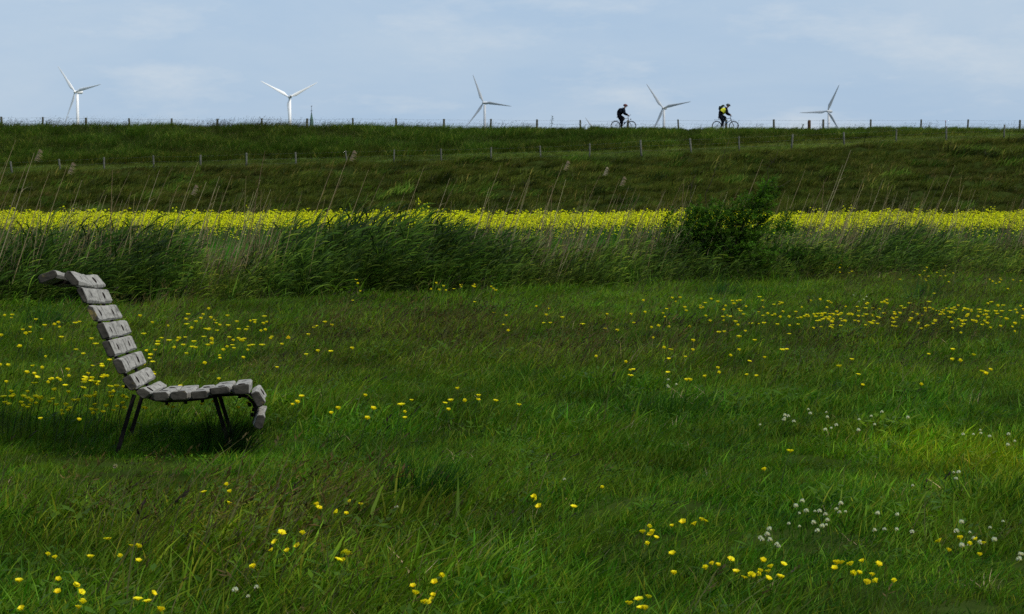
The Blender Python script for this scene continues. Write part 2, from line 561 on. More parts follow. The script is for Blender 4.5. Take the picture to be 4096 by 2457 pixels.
lush = patches([(3000, 1850, 0.9, 0.8), (1650, 1720, 1.0, 0.9), (3600, 1640, 1.5, 0.8), (2600, 1640, 0.9, 0.7), (150, 2330, 0.5, 0.8), (2100, 2330, 0.7, 0.6), (3200, 2250, 0.6, 0.6), (700, 1750, 0.8, 0.7), (3000, 1180, 1.0, 0.5)])
sunlit = patches([(4000, 1850, 0.75, 1.8), (3600, 1800, 0.8, 0.7), (1500, 1980, 0.3, 0.3)])  # sunlit spots of turf, painted in by brightening the blade tint
n1 = fbm(x * 0.55, y * 0.4, 4, 2); n2 = fbm(x * 2.1, y * 1.5, 3, 3); n3 = fbm(x * 0.2, y * 0.15, 3, 6)
B = np.clip(brown * 0.65 + (n1 - 0.5) * 1.2 + (n2 - 0.5) * 0.6 + 0.02 - lush * 0.8, 0, 1.2)
L = np.clip(lush + (0.5 - n1) * 1.6 + (n2 - 0.5) * 0.8 + 0.15, 0, 1.2)
u = rg.random(n)
idx = np.where(u < 0.55 * L + 0.15, rg.integers(0, 3, n), rg.integers(3, 5, n))
v_ = rg.random(n)
idx = np.where(v_ < 0.42 * B, rg.integers(5, 8, n), idx)
idx = np.where((v_ > 0.94), rg.integers(8, 10, n), idx)
idx = np.where((v_ > 0.55) & (v_ < 0.57 + 0.015 * B), 10, idx)
idx = np.where((v_ > 0.6) & (v_ < 0.62 + 0.05 * (y > 16)), 11, idx)
size = (0.55 + 0.75 * n2 + 0.3 * rg.random(n)) * (0.85 + 0.3 * np.clip(B, 0, 1))
size *= np.exp(rg.normal(0, 0.16, n)) * (0.72 + 0.5 * sstep(0.38, 0.62, fbm(x * 0.9, y * 0.6, 3, 31)))
size *= 0.80 + 0.16 * sstep(9.0, 14.0, y)
size *= 1 - 0.6 * np.exp(-(((x + 2.1) / 0.95) ** 2 + ((y - 12.1) / 1.7) ** 2))
near_ditch = sstep(2.2, 0.2, ditch_y(x) - y)
size *= 1 + 0.5 * near_ditch * rg.random(n)
br = (0.30 + 1.35 * n2) * (0.8 + 0.4 * n3)
tint = np.c_[br * (1 + 0.10 * B + 0.75 * sunlit), br * (1 - 0.10 * B + 0.45 * sunlit), br]
rot = np.c_[rg.normal(0, 0.12, n), rg.normal(0.0, 0.12, n), rg.normal(0, 0.6, n)]
scl = np.c_[size * 1.5, size * 1.5, size * (0.74 + 0.28 * rg.random(n))]
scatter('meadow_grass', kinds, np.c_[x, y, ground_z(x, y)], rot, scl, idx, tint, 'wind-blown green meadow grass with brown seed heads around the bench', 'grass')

# coarse dark tussocks that stand out of the meadow
def tussock_mesh(seed, c, h=0.42, n=150, rad=0.22):
    rnd.seed(seed)
    g = Veg()
    for i in range(n):
        a = rnd.uniform(0, 6.283); r = rad * math.sqrt(rnd.random())
        o = Vector((math.cos(a), math.sin(a), 0)) * (r / rad) * 0.7
        cc = jit(c, 0.35)
        g.blade((r * math.cos(a), r * math.sin(a), -0.03), h * rnd.uniform(0.5, 1.1), rnd.uniform(0.005, 0.009), (0.3 + o.x + rnd.gauss(0, 0.25), o.y + rnd.gauss(0, 0.25)), cc, tuple(k * 1.2 for k in cc), 5)
    return g.mesh('grass_tussock', M_LEAF)
T4 = tussock_mesh(204, (0.020, 0.064, 0.005), 0.34, 130, 0.26)
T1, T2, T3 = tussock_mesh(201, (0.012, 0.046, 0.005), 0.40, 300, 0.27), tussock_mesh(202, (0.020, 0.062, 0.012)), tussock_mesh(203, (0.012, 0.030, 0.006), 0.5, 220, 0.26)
for px, py, me, sc, lb in [
        (1690, 2030, T1, 0.78, 'dark green grass tussock on open turf in front of the bench'),
        (905, 1800, T3, 0.68, 'near-black tangle of coarse grass under the bench seat front'),
        (800, 1810, T4, 0.7, 'loose dark grass tuft below the middle of the bench seat'),
        (3960, 2010, T4, 0.85, 'dark grass tussock beside the brightest yellow-green turf'),
        (2690, 1660, T4, 0.9, 'low dark grass tussock midway between bench and white clover'),
        (2900, 1200, T2, 1.1, 'fresh green tussock at the ditch edge below the shrub'),
        (3700, 1215, T2, 1.1, 'fresh green tussock at the ditch edge past the bramble'),
        (180, 1330, T2, 1.2, 'leafy green tussock at the ditch edge behind the bench head roll'),
        (2130, 1530, T4, 0.8, 'small dark tussock in the olive turf before the reeds')]:
    p = onz(px, py)
    o = link('grass_tussock', me, label=lb, cat='grass tussock', group='grass tussocks in the meadow')
    o.location = (p.x, p.y, float(ground_z(p.x, p.y)) - 0.01)
    o.scale = (sc,) * 3
    o.rotation_euler = (0, 0, rnd.uniform(-0.4, 0.4))

# ------------------------------------------------------------------ reeds along the ditch
R_G = [(0.023, 0.054, 0.005), (0.038, 0.080, 0.007), (0.012, 0.030, 0.004), (0.064, 0.115, 0.012)]
def reed(seed, n=6):
    rnd.seed(seed)
    g = Veg()
    for k in range(n):
        bx_, by_ = rnd.gauss(0, 0.13), rnd.gauss(0, 0.13)
        h = rnd.uniform(0.75, 1.2)
        lean = rnd.uniform(0.18, 0.5)
        c = jit(rnd.choice(R_G), 0.25)
        pts = [Vector((bx_ + lean * h * t ** 1.6, by_ + 0.05 * t, h * t)) for t in (0, 0.25, 0.5, 0.75, 1)]
        g.stem(pts, [0.005, 0.0045, 0.004, 0.003, 0.002], c)
        for j in range(6):
            t = 0.2 + 0.8 * j / 5
            p = Vector((bx_ + lean * h * t ** 1.6, by_, h * t))
            a = rnd.gauss(0, 0.45)
            l = rnd.uniform(0.42, 0.85) * (1 - 0.25 * t)
            rise = rnd.choice((rnd.uniform(1.4, 3.2), rnd.uniform(1.4, 3.2), rnd.uniform(0.5, 1.2)))
            q = []
            l /= math.sqrt(1 + 0.35 * rise * rise)
            for i in range(5):
                s_ = i / 4
                q.append(p + Vector((math.cos(a) * l * s_, math.sin(a) * l * s_, l * (rise * s_ - 0.5 * rise * s_ * s_ - 0.1 * s_ * s_))))
            cc = jit(c, 0.5)
            if rnd.random() < 0.10: cc = tuple(k * f for k, f in zip(cc, (2.8, 2.2, 2.4)))
            sd = Vector((-math.sin(a) * 0.5, math.cos(a) * 0.5, 0.75)).normalized()
            g.ribbon(q, [0.015, 0.030, 0.028, 0.017, 0.0], sd, cc, tuple(z * 1.25 for z in cc))
    return g.mesh('reed_kind', M_GRASS)
reeds = [reed(300 + i) for i in range(5)]
# height of the green reed belt along the bank: photograph column -> crown row
_rx = np.array([-900, 0, 300, 620, 760, 860, 980, 1100, 1300, 1500, 1750, 1950, 2150, 2350, 2600, 2800, 3100, 3300, 3500, 3650, 3800, 4096, 5000])
_rh = np.array([1.0, 1.0, 1.12, 1.02, 0.74, 0.6, 0.74, 1.02, 1.22, 1.26, 1.14, 0.92, 0.7, 0.78, 0.82, 0.9, 0.82, 0.72, 0.9, 0.92, 0.72, 0.68, 0.8])
n = 7000
x = rg.uniform(-12, 17, n); dy = rg.random(n) ** 1.3 * 3.6
y = ditch_y(x) + dy
h = np.interp(CX + x / y * FPX, _rx, _rh) * (0.82 + 0.3 * fbm(x * 1.6, y * 0.8, 3, 8)) * (0.72 + 0.38 * sstep(0, 1.0, dy)) * (0.72 + 0.62 * rg.random(n) ** 2.5) * 0.62
rot = np.c_[rg.normal(0, 0.10, n), rg.normal(0.05, 0.13, n), rg.normal(0, 0.6, n)]
pr = np.interp(CX + x / y * FPX, _rx, _rh)
br = (0.45 + 1.1 * fbm(x * 1.3, y, 3, 9)) * (1.55 - 0.75 * sstep(0.55, 1.1, pr))
scatter('green_reeds', reeds, np.c_[x, y, np.zeros(n) - 0.02], rot, np.c_[h, h, h], rg.integers(0, 5, n), np.c_[br * (1.35 - 0.35 * sstep(0.6, 1.0, pr)), br, br], 'belt of dark green reeds bent by wind along the ditch', 'reeds')

# upright fresh blades along the foot of the reeds
fresh = [grass_tuft(330 + i, 15, 0.12, 0.55, 0.017, [(0.045, 0.125, 0.007), (0.035, 0.10, 0.006), (0.06, 0.13, 0.012)], 0.28, 0.3, 5).mesh('fresh_kind', M_GRASS) for i in range(3)]
n = 420
x = rg.uniform(-12, 17, n); y = ditch_y(x) + rg.normal(0.25, 0.35, n)
keep = rg.random(n) < 0.25 + 0.9 * sstep(0.45, 0.65, fbm(x * 0.9, x * 0, 3, 33))
x, y = x[keep], y[keep]; n = len(x)
h = rg.uniform(0.5, 1.1, n); br = rg.uniform(0.6, 1.1, n)
scatter('ditch_edge_grass', fresh, np.c_[x, y, np.zeros(n) - 0.02], np.c_[rg.normal(0, 0.12, n), rg.normal(0, 0.12, n), rg.uniform(0, 6.28, n)], np.c_[h, h, h], rg.integers(0, 3, n), np.c_[br, br, br], 'broad fresh green blades along the foot of the reeds', 'grass')
# dry reed stalks of last year
S_C = [(0.32, 0.25, 0.13), (0.23, 0.165, 0.085), (0.38, 0.32, 0.19), (0.16, 0.11, 0.06)]
def stalk_curve(h, lean, bend, n=6):
    return [Vector((lean * h * t + bend * h * t * t, 0.02 * math.sin(5 * t), h * t)) for t in [i / (n - 1) for i in range(n)]]
def stalk_kind(seed):
    rnd.seed(seed)
    g = Veg()
    for k in range(6):
        h = rnd.uniform(0.6, 1.25); lean = rnd.gauss(0.30, 0.14)
        o = Vector((rnd.gauss(0, 0.25), rnd.gauss(0, 0.2), 0))
        g.stem([p + o for p in stalk_curve(h, lean, rnd.uniform(0, 0.12), 4)], [0.0042, 0.004, 0.0034, 0.002], jit(rnd.choice(S_C), 0.3))
        if rnd.random() < 0.5:
            t = rnd.uniform(0.4, 0.8)
            p = o + Vector((lean * h * t, 0, h * t))
            g.blade(p, rnd.uniform(0.15, 0.3), 0.008, (rnd.uniform(0.6, 1.6), 0), jit(S_C[2], 0.2))
    return g.mesh('dry_kind', M_GRASS)
dry = [stalk_kind(340 + i) for i in range(4)]
_dx = np.array([-900, 0, 250, 500, 750, 900, 1300, 1700, 2000, 2150, 2350, 2500, 2700, 2900, 3050, 3200, 3400, 3700, 4000, 4096, 5000])
_dn = np.array([0.9, 1.0, 0.9, 0.5, 0.85, 0.6, 0.25, 0.3, 0.4, 0.8, 0.5, 0.8, 0.55, 0.2, 0.55, 1.0, 0.7, 0.45, 0.55, 0.6, 0.6])
n = 1500
x = rg.uniform(-12, 17, n); y = ditch_y(x) + 0.6 + rg.random(n) * 3.6
keep = rg.random(n) < np.interp(CX + x / y * FPX, _dx, _dn) ** 1.5 * 0.85
x, y = x[keep], y[keep]; n = len(x)
h = rg.uniform(0.85, 1.5, n)
br = rg.uniform(0.6, 1.15, n)
scatter('dry_reed_litter', dry, np.c_[x, y, np.zeros(n)], np.c_[rg.normal(0, 0.08, n), rg.normal(0, 0.1, n), rg.normal(0, 0.35, n)], np.c_[h, h, h], rg.integers(0, 4, n), np.c_[br, br, br], 'thin straw-coloured old reed stems standing among green reeds', 'dry reeds')

def stem_mesh(seed, lean, bend, c, leaf):
    rnd.seed(seed)
    g = Veg()
    pts = stalk_curve(1.0, lean, bend, 8)
    g.stem(pts, [0.0036, 0.0034, 0.0032, 0.003, 0.0027, 0.0023, 0.0018, 0.001], c, 4)
    if leaf:
        for t in ((0.93,) if leaf == 1 else (0.55, 0.75)):
            g.blade(Vector((lean * t + bend * t * t, 0, t)), 0.08, 0.006, (1.5, 0), c)
    return g.mesh('stem', M_DRY), pts[-1]
def plume_mesh(seed, c):
    rnd.seed(seed)
    g = Veg()
    for k in range(26):
        t = k / 25
        p = Vector((0.045 * t, 0, -0.07 + 0.10 * t))
        l = rnd.uniform(0.035, 0.07) * (1 - 0.4 * t)
        d = Vector((rnd.uniform(0.4, 1), rnd.gauss(0, 0.4), rnd.uniform(-0.1, 0.5))).normalized()
        q = [p, p + d * l * 0.5, p + d * l + Vector((0.01, 0, -0.02))]
        g.ribbon(q, [0.004, 0.005, 0], Vector((0, 0.5, 0.8)), jit(c, 0.3))
    return g.mesh('plume', M_DRY)
STEMS = [stem_mesh(360, 0.30, 0.05, S_C[0], 0), stem_mesh(361, 0.22, 0.14, S_C[1], 0), stem_mesh(362, 0.36, 0.0, S_C[2], 2), stem_mesh(363, 0.12, 0.05, S_C[3], 1), stem_mesh(364, 0.02, 0.02, S_C[1], 0)]
PLUMES = [plume_mesh(370, (0.20, 0.155, 0.105)), plume_mesh(371, (0.26, 0.22, 0.16))]
tips = [(66, 560, 0, 0), (140, 612, 2, 1), (272, 664, 0, 1), (64, 700, 1, 0), (200, 690, 0, 0), (330, 720, 2, 0), (452, 680, 4, 0), (520, 690, 1, 0), (600, 700, 0, 0), (640, 680, 2, 0), (690, 670, 1, 0), (765, 752, 0, 1), (795, 645, 0, 0), (880, 705, 2, 0), (930, 700, 0, 0), (1062, 602, 3, 0), (1046, 760, 4, 0), (1330, 670, 0, 0), (1398, 615, 0, 1), (1375, 700, 1, 0), (1475, 680, 0, 0), (1540, 695, 1, 0), (1697, 668, 0, 0), (1800, 712, 2, 0), (1830, 715, 1, 0), (2003, 662, 0, 0), (2060, 740, 2, 0), (2120, 700, 0, 0), (2253, 655, 0, 1), (2410, 680, 1, 1), (2478, 718, 0, 1), (2210, 735, 4, 0), (2545, 750, 0, 0), (2650, 765, 3, 0), (2560, 770, 1, 0), (2735, 715, 4, 0), (2730, 730, 1, 0), (2890, 770, 1, 0), (3050, 638, 0, 0), (2960, 745, 1, 0), (3220, 680, 0, 0), (3310, 705, 1, 0), (3295, 720, 4, 0), (3402, 600, 2, 0), (3370, 660, 2, 0), (3460, 700, 0, 0), (3530, 720, 2, 0), (3570, 738, 0, 0), (3620, 790, 2, 0), (3740, 705, 0, 0), (3817, 662, 0, 0), (3700, 790, 2, 0), (4090, 800, 1, 0), (30, 640, 1, 0), (110, 655, 0, 0), (420, 760, 0, 0), (715, 740, 0, 0), (980, 760, 0, 0), (1160, 770, 1, 0), (1620, 770, 0, 0), (1900, 780, 1, 0), (3140, 760, 0, 0), (3900, 760, 2, 0)]
rnd.seed(77)
for px, py, k, pl in tips:
    Yg = float(ditch_y((px - CX) / FPX * 36)) + rnd.uniform(0.9, 3.2)
    tip = at(px, py, Yg)
    me, end = STEMS[k]
    h = tip.z / end.z
    e = empty('dry_reed', (tip.x - end.x * h, tip.y, 0), 0,
              label='tall dry reed topped by a drooping feathery plume' if pl else ['bare tan reed stem slanting over the yellow field', 'thin brown reed stem curving downwind over the yellow field', 'pale straw reed stem with dead leaf scraps, strongly slanting', 'brown reed stem nearly upright with one leaf at its tip', 'single dark reed stem standing straight up'][k],
              cat='reed', group='plumed dry reeds' if pl else 'dry reed stems of kind ' + ['tan', 'curved brown', 'ragged straw', 'upright leafed', 'straight dark'][k])
    o = link('stem', me, e); o.scale = (h, h * 0.9, h)
    if pl:
        q = link('plume', PLUMES[k % 2], e); q.location = end * h; q.scale = (1.5,) * 3

# ------------------------------------------------------------------ grass bank and flowering crop behind the ditch
def crop(seed, flowers=True, h=0.8):
    rnd.seed(seed)
    g = Veg()
    lean = rnd.uniform(0.03, 0.14)
    top = Vector((lean * h, rnd.gauss(0, 0.03), h * 0.8))
    sc = (0.050, 0.13, 0.022)
    g.stem([Vector((0, 0, 0)), top * 0.5, top], [0.006, 0.005, 0.003], sc)
    for k in range(9):
        t = rnd.uniform(0.1, 0.8); a = rnd.uniform(0, 6.283)
        g.leaf(top * t, (math.cos(a), math.sin(a), rnd.uniform(0.2, 1.0)), (0, 0, 1), rnd.uniform(0.08, 0.18), rnd.uniform(0.02, 0.05), jit((0.036, 0.12, 0.014), 0.3))
    g.mi = 1
    for b in range(rnd.randint(4, 6)):
        a = rnd.uniform(0, 6.283); rr = rnd.uniform(0.03, 0.14)
        tip = top + Vector((math.cos(a) * rr + 0.03, math.sin(a) * rr, h * rnd.uniform(0.03, 0.24)))
        g.mi = 0
        g.stem([top * 0.92, tip], [0.003, 0.002], sc)
        if not flowers and rnd.random() < 0.93:
            g.leaf(tip, (0, 0, 1), (1, 0, 0), 0.05, 0.015, sc)
            continue
        g.mi = 1
        for k in range(rnd.randint(8, 12)):
            th = rnd.uniform(0, 6.283); ph = rnd.uniform(0, 1.3)
            r3 = rnd.uniform(0.018, 0.034)
            d = Vector((math.cos(th) * math.sin(ph), math.sin(th) * math.sin(ph), math.cos(ph)))
            q = d.orthogonal()
            c = jit((0.76, 0.76, 0.022), 0.22)
            p = tip + d * r3
            g.leaf(p - q * 0.014, q, d, 0.028, 0.024, c)
            g.leaf(p - d.cross(q) * 0.014, d.cross(q), d, 0.028, 0.024, c)
    return g
crops = [crop(400 + i).mesh('crop_kind', [M_GRASS, M_PETAL]) for i in range(5)]
crops += [crop(420 + i, False).mesh('crop_kind', [M_GRASS, M_PETAL]) for i in range(3)]
CROP0, CROP1 = 56.5, 86.0
x, y = wedge(36000, CROP0 - 7.0, CROP1, 1.25, 4)
edge = CROP0 + 1.6 * (fbm(x * 0.3, y * 0, 3, 12) - 0.5) + 0.02 * x
keep = (y > ditch_y(x) + 3.0)
x, y, edge = x[keep], y[keep], edge[keep]; n = len(x)
fl = (rg.random(n) < sstep(-0.6, 1.2, y - edge) * 0.74 + 0.006)
idx = np.where(fl, rg.integers(0, 5, n), rg.integers(5, 8, n))
s = (0.76 + 0.26 * fbm(x * 0.35, y * 0.35, 3, 13)) * (rg.uniform(0.82, 1.08, n) + 0.3 * rg.random(n) ** 9) * np.where(y < edge, 0.82, 1.0)
br = rg.uniform(0.85, 1.1, n) * (0.9 + 0.2 * fbm(x * 0.5, y * 0.5, 2, 14))
scatter('rapeseed_field', crops, np.c_[x, y, np.zeros(n)], np.c_[rg.normal(0, 0.06, n), rg.normal(0.05, 0.06, n), rg.uniform(0, 6.28, n)], np.c_[s, s, s], idx, np.c_[br, br, br * 0.9], 'bright yellow flowering crop in a long strip before the dike', 'crop field')
rnd.seed(31)
tall = [crop(440 + i).mesh('rapeseed_plant', [M_LEAF, M_FLOWER]) for i in range(3)]
for px, py in [(1672, 805), (1690, 803), (1706, 812), (1548, 828), (430, 835), (700, 832), (1000, 828), (1250, 845), (2160, 838), (2310, 840), (3390, 832), (3420, 828), (3470, 838), (3560, 840), (3780, 845), (3830, 843), (3905, 852), (3050, 838), (2640, 842), (1930, 835)]:
    Yg = rnd.uniform(52, 66)
    p = at(px, py, Yg)
    o = link('rapeseed_plant', tall[rnd.randrange(3)], label='yellow-flowered crop plant standing taller than its neighbours', cat='plant', group='tall plants sticking out of the yellow crop')
    o.location = (p.x - 0.08, p.y, 0); k = p.z / 0.82; o.scale = (0.8, 0.8, k)
for px, py in [(290, 945), (310, 935), (225, 940), (375, 945), (690, 925), (910, 915), (950, 947), (870, 920), (545, 962), (2085, 955), (1830, 925), (3750, 950), (460, 948)]:
    Yg = rnd.uniform(46, 52)
    p = at(px, py, Yg)
    o = link('rapeseed_plant', tall[rnd.randrange(3)], label='stray yellow-flowered plant on the green bank before the crop', cat='plant', group='stray plants before the yellow crop')
    o.location = (p.x - 0.08, p.y, 0); k = p.z / 0.82; o.scale = (0.6, 0.6, k)
# tall soft grass between ditch and crop
bank = [grass_tuft(450 + i, 44, 0.22, 0.44, 0.013, [(0.044, 0.150, 0.011), (0.056, 0.165, 0.013), (0.036, 0.125, 0.011)], 0.5, 0.25, 4).mesh('bank_kind', M_GRASS) for i in range(3)]
x, y = wedge(15000, 27, 58, 1.3, 2)
keep = (y > ditch_y(x) + 2.2) & (y < 57.5)
x, y = x[keep], y[keep]; n = len(x)
s = rg.uniform(0.8, 1.2, n); br = 0.75 + 0.5 * fbm(x * 0.8, y * 0.8, 3, 15)
scatter('bank_grass', bank, np.c_[x, y, np.zeros(n)], np.c_[rg.normal(0, 0.1, n), rg.normal(0, 0.1, n), rg.normal(0, 0.5, n)], np.c_[s, s, s], rg.integers(0, 3, n), np.c_[br, br, br], 'smooth tall green grass between the reeds and the yellow crop', 'grass')

# ------------------------------------------------------------------ dike grass
D_U = [(0.040, 0.080, 0.007), (0.030, 0.068, 0.006), (0.060, 0.090, 0.012)]
D_L = [(0.042, 0.062, 0.007), (0.058, 0.068, 0.012), (0.028, 0.050, 0.005), (0.050, 0.063, 0.009)]
dk = [grass_tuft(500 + i, 40, 0.34, 0.55, 0.022, D_U, 0.55, 0.35, 4) for i in range(3)]
dk += [grass_tuft(510 + i, 36, 0.36, 0.42, 0.024, D_L, 0.7, 0.4, 4) for i in range(3)]
dk += [seed_tuft(520 + i, 16, 0.4, 0.75, (0.12, 0.095, 0.06), 10, D_U) for i in range(2)]
dk += [grass_tuft(530, 34, 0.4, 0.36, 0.02, [(0.072, 0.098, 0.022), (0.050, 0.080, 0.014)], 0.9, 0.4, 4)]
dk += [grass_tuft(531, 22, 0.4, 0.4, 0.02, [(0.12, 0.11, 0.035), (0.085, 0.078, 0.024)], 1.0, 0.4, 4)]
dk = [k.mesh('dike_kind', M_GRASS) for k in dk]
n = 62000
x = rg.uniform(-50, 50, n); y = rg.uniform(TOE, CREST_Y + 0.9, n)
zb, yb = berm(x)
z = dike_z(x, y)
upper = y > yb
onberm = (y > yb - 3.2) & (y <= yb)
lower = ~upper & ~onberm
u = rg.random(n)
p1 = fbm(x * 0.16, y * 0.55, 4, 21); p2 = fbm(x * 0.6, y * 1.3, 3, 22); p3 = fbm(x * 0.05, y * 0.05, 3, 23)
idx = np.where(upper, rg.integers(0, 3, n), rg.integers(3, 6, n))
idx = np.where(onberm & (u < 0.62), 8, idx)
idx = np.where(lower & (p1 + 0.25 * (p2 - 0.5) > 0.64) & (u < 0.30), np.where(u < 0.14, 9, 8), idx)
idx = np.where(upper & (u < 0.16), 6 + rg.integers(0, 2, n), idx)
crest = sstep(CREST_Y - 1.5, CREST_Y - 0.2, y)
left = 1 - sstep(-14, 12, x)
s = (0.35 + 1.2 * p2) * np.where(upper, 0.9 + 0.25 * left, np.where(onberm, 0.7, 0.85))
s *= 1 - crest * (0.42 - 0.36 * left)
edge_mix = np.clip((y - yb) / 2.0 + (p2 - 0.5) * 2, 0, 1)
br = (0.25 + 1.5 * p2) * (0.8 + 0.4 * p3)
olive = np.where(lower, 0.1, np.where(upper, 0.05 + 0.25 * (1 - edge_mix), 0.0)) + 0.35 * (p1 - 0.5)
br = br * np.where(onberm, 1.35, 1.0)
tint = np.c_[br * (1 + olive), br * (1 - 0.1 * olive), br * (1 + 0.3 * olive)]
scatter('dike_grass', dk, np.c_[x, y, z - 0.03], np.c_[rg.normal(0, 0.15, n), rg.normal(0.0, 0.15, n), rg.normal(0, 0.5, n)], np.c_[s, s, s], idx, tint, 'rough green and olive grass covering the long dike slope', 'grass')
hm = [grass_tuft(550 + i, 80, 0.5, 0.5, 0.032, D_L if i else D_U, 0.8, 0.5, 4).mesh('hummock_kind', M_GRASS) for i in range(3)]
n = 3400
x = rg.uniform(-50, 50, n); y = rg.uniform(TOE + 1, 131, n)
zb, yb = berm(x)
keep = (y < yb - 3.0) & (rg.random(n) < 2.2 * np.clip(fbm(x * 0.22, y * 0.8, 3, 51) - 0.38, 0, 1) + 0.12)
x, y = x[keep], y[keep]; n = len(x)
s = rg.uniform(0.7, 1.5, n); br = rg.choice([0.35, 0.7, 1.15, 1.5], n) * rg.uniform(0.8, 1.2, n)
scatter('dike_hummocks', hm, np.c_[x, y, dike_z(x, y) - 0.05], np.c_[rg.normal(0, 0.1, n), rg.normal(0, 0.1, n), rg.normal(0, 0.4, n)], np.c_[s * 1.4, s, s], rg.integers(0, 3, n), np.c_[br, br, br], 'grassy hummocks dotting the lower slope of the dike', 'grass')
# wispy tall grass on the crest and along the far fence
def wisp(seed):
    g = grass_tuft(seed, 10, 0.4, 0.5, 0.02, [(0.03, 0.05, 0.01), (0.045, 0.055, 0.02)], 0.5, 0.3)
    for i in range(13):
        c = jit((0.035, 0.04, 0.018), 0.4)
        p = g.blade((rnd.gauss(0, 0.3), rnd.gauss(0, 0.3), 0), rnd.uniform(0.45, 0.95), 0.013, (0.4 + rnd.gauss(0, 0.25), 0), c, c, 5, 1.5)
        d = (p[-1] - p[-2]).normalized()
        g.leaf(p[-1] - d * 0.12, d + Vector((0.2, 0, 0)), (0, -1, 0.3), rnd.uniform(0.1, 0.18), rnd.uniform(0.014, 0.024), jit((0.075, 0.062, 0.036), 0.4))
    return g.mesh('wisp_kind', M_GRASS)
wisps = [wisp(540 + i) for i in range(3)]
n = 2000
x = rg.uniform(-46, 46, n); y = np.where(rg.random(n) < 0.5, rg.uniform(CREST_Y - 0.4, CREST_Y + 0.7, n), rg.uniform(138.2, 142.5, n))
left = 1 - sstep(-16, 4, x)
keep = rg.random(n) < np.where(y < 136, 0.03 + 0.6 * left, 0.35 + 0.45 * left) * (0.35 + fbm(x * 0.3, y * 0, 3, 25))
x, y = x[keep], y[keep]; n = len(x); left = 1 - sstep(-16, 4, x)
s = (0.6 + 0.6 * fbm(x * 0.5, y, 3, 26)) * np.where(y < 136, 0.6 + 0.4 * left, 0.95)
br = rg.uniform(0.5, 1.0, n)
scatter('crest_grass', wisps, np.c_[x, y, dike_z(x, y) - 0.03], np.c_[rg.normal(0, 0.1, n), rg.normal(0.1, 0.1, n), rg.normal(0, 0.4, n)], np.c_[s, s, s], rg.integers(0, 3, n), np.c_[br, br, br], 'wispy seeding grass along the dike crest against the sky', 'grass')

# ------------------------------------------------------------------ shrubs
def shrub(name, loc, blobs, limbs, twigs, leafc, per, label, seed):
    rnd.seed(seed)
    e = empty(name, loc, 0, label=label, cat='shrub')
    mb = MB()
    for pts, r in limbs:
        mb.tube(pts, [r * (1 - 0.75 * i / (len(pts) - 1)) for i in range(len(pts))], 6)
    mb.build('trunk', M_BARK, e)
    g = Veg()
    for cx, cy, cz, rx, ry, rz, nt_ in blobs:
        for k in range(nt_):
            while True:
                q = Vector((rnd.uniform(-1, 1), rnd.uniform(-1, 1), rnd.uniform(-1, 1)))
                if 0.2 < q.length < 1.12: break
            p = Vector((cx + q.x * rx, cy + q.y * ry, cz + q.z * rz))
            d = Vector((q.x * 0.8 + 0.45 + rnd.gauss(0, 0.3), q.y + rnd.gauss(0, 0.3), q.z * 0.6 + 0.45 + rnd.gauss(0, 0.3))).normalized()
            L = rnd.uniform(0.14, 0.34)
            base = p - d * L * 0.6
            g.stem([base, base + d * L], [0.004, 0.001], (0.03, 0.03, 0.015))
            cc = jit(leafc, 0.45)
            for j in range(per):
                t = rnd.random()
                o = Vector((rnd.gauss(0, 1), rnd.gauss(0, 1), rnd.gauss(0, 0.7))).normalized()
                ld = (o * 0.9 + d * 0.6).normalized()
                g.leaf(base + d * L * t + o * 0.012, ld, Vector((rnd.gauss(0, 0.5), rnd.gauss(0, 0.5), 1)), rnd.uniform(0.03, 0.06), rnd.uniform(0.02, 0.034), jit(cc, 0.35))
    link('crown', g.mesh('crown', M_LEAF), e)
    if twigs:
        for pts in twigs:
            mb = MB()
            mb.tube(pts, [0.008 * (1 - 0.7 * i / (len(pts) - 1)) for i in range(len(pts))], 4)
            mb.build('bare_twig', M_BARK, e)
    return e
M_BARK = plain('bark', (0.045, 0.036, 0.028), 0.9)
p = onz(2860, 1117)
SY = 34.7
